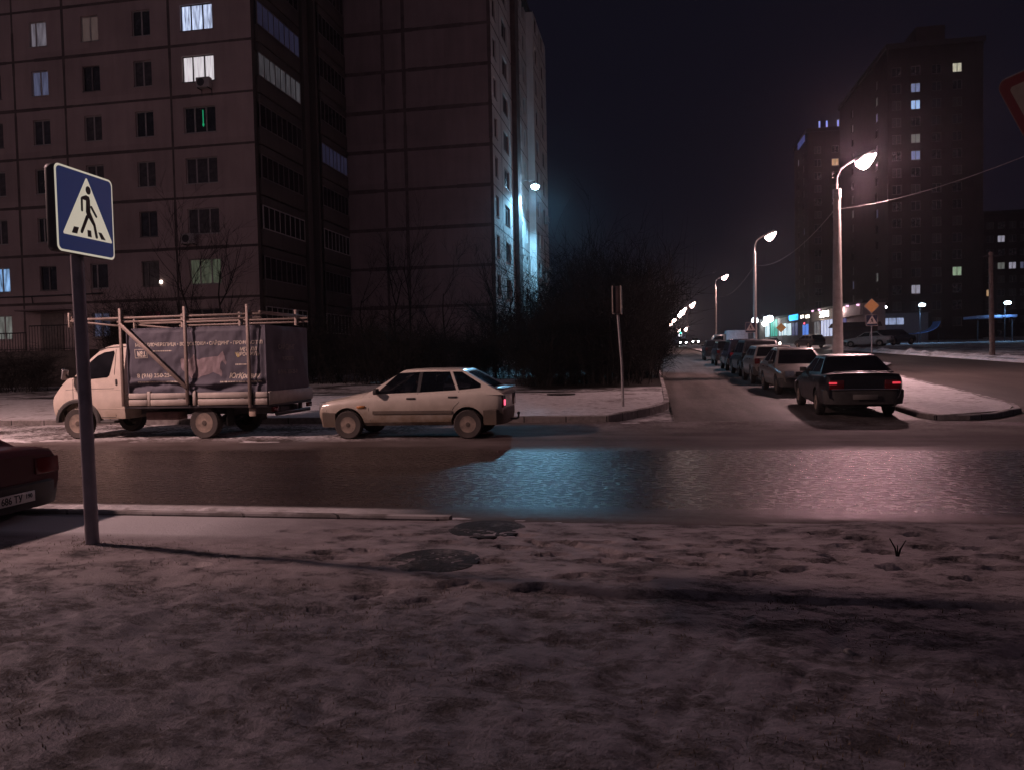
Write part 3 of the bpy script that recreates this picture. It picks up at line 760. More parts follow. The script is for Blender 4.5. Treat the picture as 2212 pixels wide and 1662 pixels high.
mb.tube(R, .014, 6, cap=False); mb.tube([(.30, .20, .82), (.33, .36, .80), (.30, .52, .82)], .012, 6); mb.tube([(.33, .36, .80), (.48, .36, .72)], .02, 6); mb.build('steering_wheel', MT['plastic'], hb, 50)

def skin_body(joints, edges, name, mats, parent, sub=2):
    me = bpy.data.meshes.new(name); me.from_pydata([j[0] for j in joints], edges, [])
    o = bpy.data.objects.new(name, me); COL.objects.link(o)
    o.modifiers.new('s', 'SKIN'); sv = me.skin_vertices[0].data
    for i, j in enumerate(joints): sv[i].radius = j[1] if isinstance(j[1], tuple) else (j[1], j[1])
    sv[0].use_root = True
    m = o.modifiers.new('u', 'SUBSURF'); m.levels = sub; m.render_levels = sub
    dg = bpy.context.evaluated_depsgraph_get(); dg.update()
    r = bpy.data.meshes.new_from_object(o.evaluated_get(dg)); bpy.data.objects.remove(o)
    return r
def seated_driver():
    """sits in the left front seat of the hatchback (hb local axes), hands on the steering wheel"""
    J = [((-.06, .36, .62), (.16, .13)), ((-.12, .36, .80), (.15, .11)), ((-.16, .36, .98), (.17, .11)), ((-.165, .36, 1.06), (.10, .09)), ((-.15, .36, 1.11), .052), ((-.125, .36, 1.17), (.062, .07)), ((-.12, .36, 1.235), (.072, .085)), ((-.125, .36, 1.29), (.055, .065)),
         ((-.15, .55, 1.00), .062), ((-.02, .60, .82), .048), ((.17, .53, .83), .036), ((.26, .50, .88), .030),
         ((-.15, .17, 1.00), .062), ((-.02, .12, .82), .048), ((.17, .19, .83), .036), ((.26, .22, .88), .030),
         ((.08, .47, .64), .085), ((.36, .48, .60), .062), ((.46, .48, .40), .045), ((.08, .25, .64), .085), ((.36, .24, .60), .062), ((.46, .24, .40), .045)]
    Ed = [(0, 1), (1, 2), (2, 3), (3, 4), (4, 5), (5, 6), (6, 7), (2, 8), (8, 9), (9, 10), (10, 11), (2, 12), (12, 13), (13, 14), (14, 15), (0, 16), (16, 17), (17, 18), (0, 19), (19, 20), (20, 21)]
    me = skin_body(J, Ed, 'person', None, None)
    bm = bmesh.new(); bm.from_mesh(me)
    def blob(c, r, sx=1, sy=1, sz=1):
        q = bmesh.ops.create_icosphere(bm, subdivisions=2, radius=r)
        for v in q['verts']: v.co = Vector((v.co.x*sx, v.co.y*sy, v.co.z*sz))+Vector(c)
    blob((-.045, .36, 1.205), .016, 1.1, .8, 1.3); blob((-.055, .36, 1.165), .016, .8, 1.5, .5)      # nose, mouth
    for s in (1, -1):
        blob((-.062, .36+s*.03, 1.232), .012, .6, 1, .7); blob((-.13, .36+s*.076, 1.215), .02, .9, .4, 1.3)
    for yh, sg in ((.50, -1), (.22, 1)):                                                             # fingers closed on the rim
        for k in range(4):
            p = Vector((.285, yh+sg*(.018*k-.02), .905-.006*k)); a = bmesh.ops.create_cone(bm, cap_ends=True, segments=8, radius1=.0095, radius2=.0075, depth=.065-.006*abs(k-1.5))
            for v in a['verts']: v.co = Matrix.Rotation(1.0, 3, 'Y') @ v.co + p
        a = bmesh.ops.create_cone(bm, cap_ends=True, segments=8, radius1=.011, radius2=.008, depth=.055)
        for v in a['verts']: v.co = Matrix.Rotation(.2, 3, 'Y') @ v.co + Vector((.262, yh-sg*.035, .925))
    bm.to_mesh(me); bm.free(); smooth(me, 70)
    skin = M('skin', (.42, .26, .20), .6, var=.1); o = link('person', me, [skin], None)
    # clothing: the jacket is the same body grown outwards below the neck
    def shell(name, keep, grow, mat):
        b = bmesh.new(); b.from_mesh(me); b.normal_update()
        bmesh.ops.delete(b, geom=[v for v in b.verts if not keep(v.co)], context='VERTS')
        for v in b.verts: v.co += v.normal*grow
        m2 = bpy.data.meshes.new(name); b.to_mesh(m2); b.free(); smooth(m2, 70); return link(name, m2, mat, o)
    shell('jacket', lambda c: .66 < c.z < 1.10 and c.x < .235, .014, M('dark_jacket', (.05, .03, .035), .9))
    shell('trousers', lambda c: c.z <= .70 or (c.z < .72 and c.x > .1), .012, M('dark_trousers', (.03, .03, .04), .9))
    mb = MB(); L = []
    for t in range(7):
        a = t/6*pi*.5; L.append([(-.14+cos(a)*.087*cos(b), .36+cos(a)*.08*sin(b), 1.245+sin(a)*.085) for b in [2*pi*k/16 for k in range(16)]])
    mb.loft(L); mb.build('hair', M('dark_hair', (.03, .02, .015), .8), o, 60)
    o.matrix_world = hb_matrix
    return tag(o, 'driver in a dark jacket sitting behind the wheel of the white hatchback', 'person')
hb_matrix = Matrix.Translation(hb.location) @ Matrix.Rotation(hb.rotation_euler[2], 4, 'Z')
seated_driver()

# --- the dark red saloon at the left edge ------------------------------------------------
paint_r = M('dark_red_paint', (.055, .008, .012), .35, var=.1, dirt=((.03, .02, .018), .3, .6), coat=.6)
RS = sedan_params(4.2, .81, 1.40, 2.45, boot=.96)
RS.update(plate=('К 686 ТУ', '190'), plz=.46, plx=.10, tl=(.38, .69, .66, .84), bz=(.28, .56), wr=.285)
red = empty('saloon_car', (-4.05, 6.42, -.06), pi, None, None)
red.location = (-6.2-2.14, 6.45, -.12); red.scale = (1, 1, .93)
tag(red, 'dark red saloon cut off by the left edge with its boot and plate showing', 'car'); make_car(red, RS, paint_r)

# --- the row parked on the right of the side street ---------------------------------------
black = M('black_car_paint', (.008, .008, .011), .35, var=.2, coat=.25); navy = M('dark_blue_paint', (.012, .016, .035), .25, var=.2, coat=.6)
beige = M('beige_silver_paint', (.25, .225, .205), .3, .3, var=.08, coat=.5, dirt=((.16, .13, .1), .3, .6)); lightg = M('light_grey_paint', (.24, .225, .215), .3, .2, var=.08, coat=.5, dirt=((.16, .13, .1), .3, .6))
whitep = M('white_car_paint', (.3, .28, .26), .3, var=.06, coat=.5); darkg = M('dark_grey_paint', (.035, .035, .04), .3, .2, coat=.5)
GR = 'cars parked in a row along the side street'
def car(P, paint, x, y, rz, label, group=None, name='saloon_car', z=None):
    o = empty(name, (x, y, hz(y)+.002 if z is None else z), rz, label, 'car', group)
    s = .02 if y > 17 else 0
    o.rotation_euler = (0, -s if abs(rz-pi/2) < .5 else s, rz)
    make_car(o, P, paint); return o
BS = sedan_params(4.5, .86, 1.42, 2.65, boot=1.02); BS.update(plate=(' ', ' '), plx=.085, plz=.52, tl=(.42, .735, .66, .86), bz=(.30, .62))
BS['plate'] = None
MT['dull_plate'] = M('grimy_plate', (.12, .11, .1), .7, var=.2)
bs = car(BS, black, 4.76, 20.55, pi/2-.03, 'black saloon with red rear lamps, nearest in the side street row', GR)
plate_obj(bs, BS['xr']-.108, -1, .50, None).material_slots[0].material = MT['dull_plate']
lit_red = EM('lit_tail_lens', (1, .06, .09), .75)
for s in (1, -1):
    mb = MB(); mb.box(-.013, .013, -.085, .085, -.022, .022); link('lit_tail_lamp', place(bevel(mb.mesh(), .01, 2), BS['xr']-.026, s*.66, .80), lit_red, bs)
mb = MB(); mb.box(-.02, .02, -.70, .70, 0, .02); link('chrome_strip', place(bevel(mb.mesh(), .005, 1), BS['xr']-.06, 0, .655), MT['chrome'], bs)
mb = MB(); mb.box(-.06, .06, -.62, .62, 0, .025); link('boot_spoiler', place(bevel(mb.mesh(), .01, 2), BS['xr']+.09, 0, 1.03), black, bs)
C2 = sedan_params(4.35, .86, 1.48, 2.55, boot=1.0); C2.update(fplate=1, hl=(.42, .69, .58, .76))
car(C2, beige, 4.80, 27.3, -pi/2+.02, 'beige silver car facing the camera behind the black saloon', GR)
C3 = suv_params(4.1, .84, 1.52, 2.5); car(C3, lightg, 4.74, 33.0, pi/2, 'light grey estate car half hidden behind the beige car', GR, 'estate_car')
C4 = suv_params(4.5, .92, 1.72, 2.7); c4 = car(C4, black, 4.95, 38.6, pi/2+.02, 'tall black off-road car standing behind the light grey estate car', GR, 'off_road_car')
def carcopy(src, x, y, rz, label, paint=None):
    o = copy_tree(src); o.location = (x, y, hz(y)+.002); o.rotation_euler[2] = rz; o['label'] = label
    if paint:
        for ch in o.children:
            if ch.name.split('.')[0] in ('body', 'roof'): ch.material_slots[0].link = 'OBJECT'; ch.material_slots[0].material = paint
    return o
carcopy(c4, 4.95, 44.6, pi/2, 'dark blue off-road car, middle of the dark cars in the row', navy)
C6 = suv_params(4.2, .86, 1.6, 2.5); c6 = car(C6, darkg, 4.95, 52.6, pi/2, 'dark grey hatchback second from the far end of the parked row', GR, 'off_road_car')
carcopy(c6, 5.0, 63.0, pi/2-.02, 'black hatchback at the far end of the parked row', black)

# --- the light lorry with the canvas-covered bed -----------------------------------------
WB = 2.92
tr_white = M('cream_white_lorry_paint', (.64, .55, .47), .35, var=.07, dirt=((.26, .2, .14), .42, .95), coat=.3)
lor = empty('lorry', (-12.28, 15.72, 0), pi, 'white light lorry with a lettered grey canvas bed under a pipe rack, parked nose left', 'lorry')
def cab_y(x, z):
    y = .955
    if z > 1.36: y -= .155*(z-1.36)/.8
    if z < .8: y -= .03*(.8-z)/.35
    if x > .1: y -= .09*((x-.1)/.55)**2
    return y
prof = [(-1.13, .46), (-.45, .46), (.10, .44), (.56, .44), (.63, .60), (.645, .80), (.635, .90), (.60, .985), (.50, 1.10), (.36, 1.25), (.23, 1.375), (.13, 1.43), (.03, 1.465), (-.14, 1.67), (-.33, 1.89), (-.50, 2.04), (-.62, 2.115), (-.80, 2.165), (-1.0, 2.185), (-1.13, 2.17)]
mb = MB(); L = []
cx, cz = -.4, 1.2
for y, sc in ((-.955, .985), (-.93, 1), (-.5, 1), (0, 1), (.5, 1), (.93, 1), (.955, .985)):
    L.append([(cx+(x-cx)*sc, y, cz+(z-cz)*sc) for x, z in prof])
mb.loft(L); me = mb.mesh('cab')
bm = bmesh.new(); bm.from_mesh(me)
bmesh.ops.triangulate(bm, faces=[f for f in bm.faces if len(f.verts) > 4])
for pl in ((0, 0, .8), (0, 0, 1.36), (.1, 0, 0), (.3, 0, 0), (.5, 0, 0)):
    no = (0, 0, 1) if pl[0] == 0 else (1, 0, 0)
    bmesh.ops.bisect_plane(bm, geom=bm.verts[:]+bm.edges[:]+bm.faces[:], plane_co=pl, plane_no=no)
for v in bm.verts: v.co.y *= cab_y(v.co.x, v.co.z)/.955
bm.to_mesh(me); bm.free()
cuts = []
for s in (1, -1):
    c = MB(); c.tube([(-.02, s*.55, .40), (-.02, s*1.3, .40)], .47, 32); cuts.append(c.mesh())
me = boolcut(me, cuts); smooth(me, 28); link('cab', me, tr_white, lor)
def on_cab(poly, s, off=.005, th=.02):
    a = [(x, s*(cab_y(x, z)+off), z) for x, z in poly]; b = [(x, s*(cab_y(x, z)+off-th), z) for x, z in poly]; n = len(poly); q = MB()
    q.add(a+b, [tuple(range(n)), tuple(range(2*n-1, n-1, -1))]+[(i, i+n, (i+1) % n+n, (i+1) % n) for i in range(n)]); return q.mesh()
sidewin = [(-.02, 1.435), (-.30, 1.38), (-.74, 1.415), (-.785, 1.46), (-.86, 1.97), (-.84, 2.03), (-.62, 2.0), (-.46, 1.92), (-.27, 1.745), (-.08, 1.525)]
for s in (1, -1):
    link('side_window', on_cab(sidewin, s), MT['cglass'], lor)
    for pts in ([(.075, 1.38), (.075, .82)], [(-.885, 2.06), (-.90, 1.5), (-.905, .52)], [(-.905, .50), (-.40, .50)]):
        q = MB(); q.tube([(x, s*(cab_y(x, z)+.001), z) for x, z in pts], .006, 6); link('door_seam', q.mesh(), MT['ink'], lor)
    for zz in (1.13, .70):
        q = MB(); q.tube([(x, s*(cab_y(x, zz)-.001), zz) for x in (.05, -.3, -.6, -.9, -1.12)], .008, 6); q.build('pressed_crease', tr_white, lor, 40)
    q = MB(); q.tube([(.25, s*(cab_y(.25, 1.16)), 1.14), (.0, s*cab_y(0, 1.16), 1.16), (-.9, s*cab_y(-.9, 1.16), 1.165)], .005, 5); link('waist_seam', q.mesh(), MT['ink'], lor)
    q = MB(); q.box(-.98, -.93, s*.945-.02, s*.945+.025, 1.235, 1.375); link('door_handle', bevel(q.mesh(), .015, 2), MT['plastic'], lor)
    q = MB(); q.tube([(x, s*(cab_y(x, z)+.0), z) for x, z in ((-.50, 2.045), (-.66, 2.10), (-.85, 2.115), (-1.10, 2.115))], .014, 6); q.build('rain_gutter', M('dark_gutter', (.12, .1, .09), .7), lor, 40)  # gutter strip in a darker brown-grey than the cab
    # mirror on its arm
    q = MB(); q.tube([(.0, s*.93, 1.44), (.06, s*1.10, 1.43), (.07, s*1.14, 1.5)], .018, 6); mi = q.build('wing_mirror', MT['plastic'], lor, 40)
    q = MB(); q.obox((.09, s*1.15, 1.50), (.022, 0, .006), (0, .085, 0), (-.02, 0, .11)); link('mirror_shell', bevel(q.mesh(), .02, 2), MT['steel'], mi)
    q = MB(); q.lathe([(0, .0), (.035, .0), (.042, .03), (.03, .07), (0, .08)], 14, 'x' if False else 'z', c=(.125, s*1.15, 1.57)); link('mirror_glint', q.mesh(sm=40), MT['chrome'], mi)  # added chrome bead that stands in for a lamp's glint in the mirror
    # black wheel-arch flare
    q = MB(); L = []
    for k in range(19):
        a = pi*1.02*k/18-.03; L.append([(-.02+cos(a)*r, s*(.955+o), .40+sin(a)*r) for r, o in ((.455, -.10), (.45, .025), (.50, .03), (.535, .005), (.53, -.10))])
    q.loft(L); q.build('wheel_arch', MT['plastic'], lor, 40)
    q = MB(); q.obox((.18, s*.90, 1.13), (.03, 0, 0), (0, .015, 0), (0, 0, .02)); link('side_indicator', place(bevel(q.mesh(), .006, 1), .10, 0, 0), M('faded_amber', (.35, .16, .07), .5), lor)
    link('headlight', quad_on_end(.635, s*.46, s*.74, .80, .94, 1, .1, .3, .35), MT['headlens'], lor)
# windscreen
q = MB(); V = []
for (x, z) in ((.005, 1.50), (-.14, 1.675), (-.32, 1.885), (-.45, 2.0)):
    V.append([(x+.008+.02*(1-abs(u)), u*(cab_y(x, z)-.10), z+.008) for u in (-1, -.5, 0, .5, 1)])
W = 5; q.add([p for r in V for p in r], [(j*W+i, j*W+i+1, (j+1)*W+i+1, (j+1)*W+i) for j in range(3) for i in range(4)])
me = q.mesh(); bm = bmesh.new(); bm.from_mesh(me); bmesh.ops.solidify(bm, geom=bm.faces, thickness=.02); bm.to_mesh(me); bm.free(); link('windscreen', me, MT['cglass'], lor)
link('front_bumper', bumper_mesh(.70, 1, .90, .40, .74, .34, .1, .2), bump_d, lor)
q = MB(); q.box(.60, .66, -.42, .42, .80, .95); link('grille', bevel(q.mesh(), .015, 2), MT['plastic'], lor)
q = MB(); q.box(-.88, -.46, .80, .96, .36, .43); q.box(-.88, -.46, -.96, -.80, .36, .43); link('step', bevel(q.mesh(), .02, 2), MT['plastic'], lor)
for xw in (0, -WB):
    for s in (1, -1):
        w_ = add_wheel(lor, xw, s*.86, .335, .20, .205, MT['tyre_d'], MT['rim'], xw == 0); w_.scale = (1/1.033, 1, 1/.93); w_.location.z = .335/.93
# chassis
q = MB()
for y in (.38, -.38): q.box(-4.35, .4, y-.04, y+.04, .52, .68)
for x in (-4.2, -3.3, -2.2, -1.3): q.box(x-.04, x+.04, -.42, .42, .54, .66)
q.tube([(-WB, -.8, .36), (-WB, .8, .36)], .06, 10); q.lathe([(0, -.14), (.12, -.1), (.15, 0), (.12, .1), (0, .14)], 14, 'y', c=(-WB, 0, .36)); q.build('chassis', MT['dsteel'], lor, 40)
q = MB(); q.box(-2.25, -1.5, .45, .80, .42, .62); link('tool_box', bevel(q.mesh(), .03, 2), M('rusty_red_box', (.16, .09, .08), .8, var=.4), lor)
for s in (1, -1):
    q = MB(); q.box(-WB-.46, -WB-.45, s*.72-.14, s*.72+.14, .28, .70); link('mudflap', q.mesh(), MT['tyre'], lor)
q = MB(); q.box(-4.06, -3.92, .92, .96, .50, .68); link('side_reflector', bevel(q.mesh(), .01, 1), M('pale_reflector', (.6, .48, .38), .4), lor)
lor.scale = (1.033, 1, .93)
# bed: floor, drop sides, stakes
q = MB(); q.box(-4.38, -1.2, -1.04, 1.04, .70, .775); link('bed_floor', bevel(q.mesh(), .01, 1), MT['dsteel'], lor)
board = M('painted_dropside', (.42, .37, .33), .6, var=.15, dirt=((.2, .15, .11), .7, .9))
for s in (1, -1):
    q = MB()
    for x0, x1 in ((-1.28, -1.22), (-1.72, -1.30), (-2.64, -1.80), (-4.02, -2.86), (-4.38, -4.08)):
        q.box(x0, x1, s*1.045-.02, s*1.045+.02, .765, .905); q.box(x0, x1, s*1.045-.015, s*1.045+.015, .925, 1.05)
    link('drop_side', bevel(q.mesh(), .008, 1), board, lor)
    q = MB()
    for x in (-1.76, -2.78): q.box(x-.035, x+.035, s*1.03-.03, s*1.03+.03, .76, 1.09)
    link('stake', bevel(q.mesh(), .006, 1), board, lor)
q = MB(); q.box(-4.42, -4.38, -1.02, 1.02, .765, 1.05); link('tailboard', bevel(q.mesh(), .008, 1), board, lor)
q = MB(); q.box(-4.46, -4.40, -.80, .80, .50, .58); q.box(-4.36, -4.3, -.6, -.5, .5, .72); q.box(-4.36, -4.3, .5, .6, .5, .72); link('underrun_bar', bevel(q.mesh(), .01, 1), MT['dsteel'], lor)
for s in (1, -1): link('tail_light', quad_on_end(-4.43, s*.70, s*.95, .60, .70, -1, .04), MT['redlens'], lor)
# canvas
def tarp_d(x, z, side=True):
    t = (z-1.0)/1.5
    d = .030*fbm(x*1.2+z*.9, z*.8-x*.3, .55, 3, 2)+.014*fbm(x, z*.35, .14, 3, 7)
    d += -.045*math.exp(-((x+2.74-(z-1.9)*.06)/.07)**2)*max(0, min(1, (z-1.3)/.3))         # slack fold behind the middle post
    d += .03*sin((x*.8+z)*9)*math.exp(-((z-1.15)/.12)**2)+.04*math.exp(-((z-1.28-.05*sin(x*2.6))/.05)**2)-.045*math.exp(-((z-1.18-.06*sin(x*2.6+.5))/.05)**2)
    d += -.05*math.exp(-((x+4.15-(2.3-z)*.08)/.06)**2)
    d += .02*sin((x-z*1.3)*7)*math.exp(-((x+1.6)/.35)**2-((z-1.75)/.5)**2)
    return d
tarpm = M('slate_canvas', (.085, .08, .105), .75, var=.12, scale=2, bump=.15)
q = MB(); nx, nz = 110, 48; x0, x1, z0, z1 = -4.34, -1.24, 1.0, 2.52
for s in (1, -1):
    vs = []
    for j in range(nz+1):
        for i in range(nx+1):
            x = lerp(x0, x1, i/nx); z = lerp(z0, z1, j/nz); e = min(1, min(i, nx-i)/3)*min(1, (nz-j)/3)
            vs.append((x, s*(1.0+tarp_d(x, z)*e-(.02 if e < 1 else 0)), z))
    q.add(vs, [(j*(nx+1)+i, j*(nx+1)+i+1, (j+1)*(nx+1)+i+1, (j+1)*(nx+1)+i) for j in range(nz) for i in range(nx)])
ny = 36
for xx, sg in ((x0, -1), (x1, 1)):
    vs = []
    for j in range(nz+1):
        for i in range(ny+1):
            y = lerp(-.98, .98, i/ny); z = lerp(z0-.1, z1, j/nz); e = min(1, min(i, ny-i)/3)*min(1, (nz-j)/3)
            vs.append((xx+sg*(.05*e*fbm(y, z*.6, .5, 3, 4)+.03*e), y, z))
    q.add(vs, [(j*(ny+1)+i, j*(ny+1)+i+1, (j+1)*(ny+1)+i+1, (j+1)*(ny+1)+i) for j in range(nz) for i in range(ny)])
vs = []
for j in range(13):
    for i in range(31):
        y = lerp(-.985, .985, j/12); x = lerp(x0, x1, i/30); vs.append((x, y, z1+.05*sin(pi*j/12)-.03*abs(sin(x*2.2))*sin(pi*j/12)))
q.add(vs, [(j*31+i, j*31+i+1, (j+1)*31+i+1, (j+1)*31+i) for j in range(12) for i in range(30)])
me = q.mesh('canvas_cover', 60, recalc=False)
bm = bmesh.new(); bm.from_mesh(me); bmesh.ops.remove_doubles(bm, verts=bm.verts, dist=.012); bmesh.ops.recalc_face_normals(bm, faces=bm.faces); bm.to_mesh(me); bm.free(); smooth(me, 60)
canvas = link('canvas_cover', me, tarpm, lor)
letm = M('faded_white_print', (.66, .59, .5), .8, var=.2, scale=10); mapm = M('faded_pink_print', (.27, .21, .225), .8, var=.12, scale=5); yelm = M('yellow_print', (.5, .40, .13), .8)
# print on the near flank (local +y side is towards the camera; the nose points left, so text runs to -x)
def on_canvas(me, off=.006):
    for v in me.vertices:
        x, z = v.co.x, v.co.z
        v.co.y = 1.0+tarp_d(x, z)+off+(v.co.y*.3)
    return me
def flank_text(body, x, z, size, shear=0, bold=.002, mat=None, xs=1.0, name='lettering'):
    me = text_mesh(body, size, .0, shear, bold=bold, xs=xs)
    bm = bmesh.new(); bm.from_mesh(me); bmesh.ops.subdivide_edges(bm, edges=[e for e in bm.edges if e.calc_length() > .05], cuts=2); bm.to_mesh(me); bm.free()
    for v in me.vertices: v.co = (x-v.co.x, 0, z+v.co.z)
    return link(name, on_canvas(me), mat or letm, canvas)
flank_text('МЕТАЛЛОЧЕРЕПИЦА • ВОДОСТОКИ • САЙДИНГ • ПРОФНАСТИЛ', -1.47, 2.105, .104, xs=.845)
flank_text('№1', -1.50, 1.895, .135, bold=.004)
flank_text('8 (916) 250-25-0', -1.48, 1.40, .125, xs=.98)
flank_text('МЕТАЛЛ', -3.78, 1.955, .11, shear=.25, bold=.003, xs=.75); flank_text('ПРОФИЛЬ', -3.70, 1.845, .115, shear=.2, bold=.003, xs=.86)
flank_text('ЮгКровля', -3.53, 1.355, .15, shear=.3, bold=.004, xs=.9)
def flank_poly(pts, mat, name):
    bm = bmesh.new(); f = bm.faces.new([bm.verts.new((x, 0, z)) for x, z in pts]); bmesh.ops.triangulate(bm, faces=bm.faces)
    for _ in range(3): bmesh.ops.subdivide_edges(bm, edges=[e for e in bm.edges if e.calc_length() > .05], cuts=1); bmesh.ops.triangulate(bm, faces=bm.faces)
    me = bpy.data.meshes.new(name); bm.to_mesh(me); bm.free(); return link(name, on_canvas(me, .004), mat, canvas)
def tx(a): return (165-(259.2+a*.1953))/94
def tz(b): return (947-(669.6+b*.1953))/94
mapp = [(705, 560), (722, 545), (745, 552), (765, 535), (790, 560), (812, 548), (835, 500), (850, 540), (880, 556), (905, 566), (935, 548), (965, 556), (990, 540), (1020, 562), (1060, 560), (1085, 545), (1110, 530), (1135, 500), (1163, 476), (1172, 515), (1180, 560), (1192, 600), (1186, 628), (1170, 605), (1150, 578), (1135, 610), (1122, 640), (1125, 665), (1142, 690), (1146, 730), (1136, 755), (1125, 735), (1112, 705), (1080, 715), (1050, 700), (1010, 722), (960, 735), (920, 742), (880, 768), (855, 762), (820, 768), (800, 745), (770, 720), (745, 690), (722, 668), (708, 640), (712, 600)]
flank_poly([(tx(a), tz(b)) for a, b in mapp], mapm, 'map_print')
flank_poly([(tx(a), tz(b)) for a, b in ((1288, 490), (1312, 508), (1335, 505), (1334, 540), (1316, 548), (1300, 530))], yelm, 'emblem_print')
def frame_print(a0, a1, b0, b1, t=5):
    for r in ((a0, a1, b0, b0+t), (a0, a1, b1-t, b1), (a0, a0+t, b0+t, b1-t), (a1-t, a1, b0+t, b1-t)):
        flank_poly([(tx(r[0]), tz(r[2])), (tx(r[1]), tz(r[2])), (tx(r[1]), tz(r[3])), (tx(r[0]), tz(r[3]))], letm, 'number_border')
frame_print(218, 357, 436, 534)
def dashes(a0, a1, b, hgt, seed):
    rr = random.Random(seed); a = a0; q = []
    while a < a1:
        l = rr.uniform(8, 26); q.append((a, min(a1, a+l))); a += l+rr.uniform(3, 8)
    bm = bmesh.new()
    for u, v in q: bm.faces.new([bm.verts.new((tx(aa), 0, tz(bb))) for aa, bb in ((u, b), (v, b), (v, b+hgt), (u, b+hgt))])
    me = bpy.data.meshes.new('small_print'); bm.to_mesh(me); bm.free(); link('small_print', on_canvas(me), letm, canvas)
dashes(240, 690, 788, 14, 1); dashes(420, 620, 455, 10, 2); dashes(1288, 1440, 616, 14, 3); dashes(1130, 1560, 800, 13, 4); dashes(250, 345, 505, 14, 5)
# print on the rear canvas
def rear_text(body, y, z, size):
    me = text_mesh(body, size, .002, bold=.002)
    for v in me.vertices:
        yy = y-v.co.x; v.co = (-4.34-.095+v.co.y, -v.co.x+y, z+v.co.z)
    link('lettering', me, M('rear_print', (.22, .2, .2), .85), canvas)
rear_text('САЙДИНГ', .62, 1.98, .15); rear_text('8 (916) 250-25-0', .66, 1.42, .13); rear_text('КРОВЛЯ', .45, 1.72, .13)
# rack: posts, long rails, diagonals
rack = M('rack_steel', (.23, .18, .155), .6, .2, var=.25, scale=5)
for s in (1, -1):
    for x, zb in ((-1.21, .76), (-2.66, .80), (-4.03, .70)):
        q = MB(); q.box(x-.03, x+.03, s*1.10-.025, s*1.10+.025, zb, 2.98); link('rack_post', bevel(q.mesh(), .006, 1), rack, lor)
    q = MB(); q.box(-4.30, -.02, s*1.10-.075, s*1.10-.03, 2.74, 2.79); link('rack_rail', bevel(q.mesh(), .006, 1), rack, lor)
    q = MB(); q.box(-4.30, -1.1, s*1.10-.075, s*1.10-.03, 2.655, 2.70); link('rack_rail', bevel(q.mesh(), .006, 1), rack, lor)
    q = MB(); q.obox((-1.935, s*1.135, 1.90), (.735, 0, .745), Vector((.028, 0, -.028)), (0, .012, 0)); link('rack_brace', bevel(q.mesh(), .004, 1), rack, lor)
    q = MB(); q.obox((-.60, s*1.07, 2.66), (.57, 0, .075), (0, .02, 0), (-.003, 0, .02)); link('rack_brace', bevel(q.mesh(), .004, 1), rack, lor)
for x in (-.04, -1.21, -2.66, -4.03, -4.28):
    q = MB(); q.box(x-.025, x+.025, -1.07, 1.07, 2.79, 2.83); link('rack_crossbar', bevel(q.mesh(), .005, 1), rack, lor)
for s in (1, -1):
    q = MB(); q.box(-.03, .01, s*1.06-.04, s*1.06+.04, 2.58, 2.92); link('rack_end_plate', bevel(q.mesh(), .006, 1), MT['wood'], lor)

# ---------------------------------------------------------------- buildings
# facade frame: local x runs along the wall, -y looks outwards, z up
LIT = {
 'cool': EM('curtain_cool', (.62, .72, 1.0), .75, folds=3, var=.75), 'warmwhite': EM('curtain_white', (1, .93, .98), .62, folds=6, var=.35),
 'dim': EM('dim_room', (.72, .66, .78), .12, folds=2, var=.6), 'beige': EM('blind_beige', (.75, .55, .50), .055, folds=4, var=.3), 'blue': EM('tv_blue', (.32, .58, 1.0), .55, folds=2, var=.8),
 'bluedim': EM('dim_blue_room', (.45, .5, .85), .10, folds=3, var=.7), 'plant': EM('kitchen_green', (.52, .62, .42), .065, folds=2, var=.85), 'greenish': EM('pale_green_room', (.62, .68, .62), .14, folds=2, var=.7),
 'pink': EM('pink_curtain', (.85, .20, .32), .05, folds=3, var=.4), 'loggia': EM('loggia_glow', (.60, .60, .66), .05, folds=2, var=.8), 'loggiab': EM('loggia_blue', (.35, .38, .75), .022, folds=2, var=.6),
 'tw': EM('tower_white', (.85, .82, 1.0), .28, folds=2, var=.4), 'tb': EM('tower_blue', (.42, .62, 1.0), .7, folds=2, var=.3), 'tbd': EM('tower_dim_blue', (.5, .58, 1.0), .25, folds=2, var=.4),
 'ty': EM('tower_warm', (1, .95, .72), .42, folds=3, var=.4), 'tg': EM('tower_green', (.68, .92, .62), .30, folds=2, var=.4), 'tgd': EM('tower_grey', (.7, .75, .68), .13, folds=2, var=.5), 'to': EM('tower_orange', (1, .62, .32), .35, folds=2, var=.3),
}
WR = random.Random(42)
MT['curtain'] = M('curtain_behind_glass', (.055, .047, .05), .35, var=.6, scale=4)
_win = {}
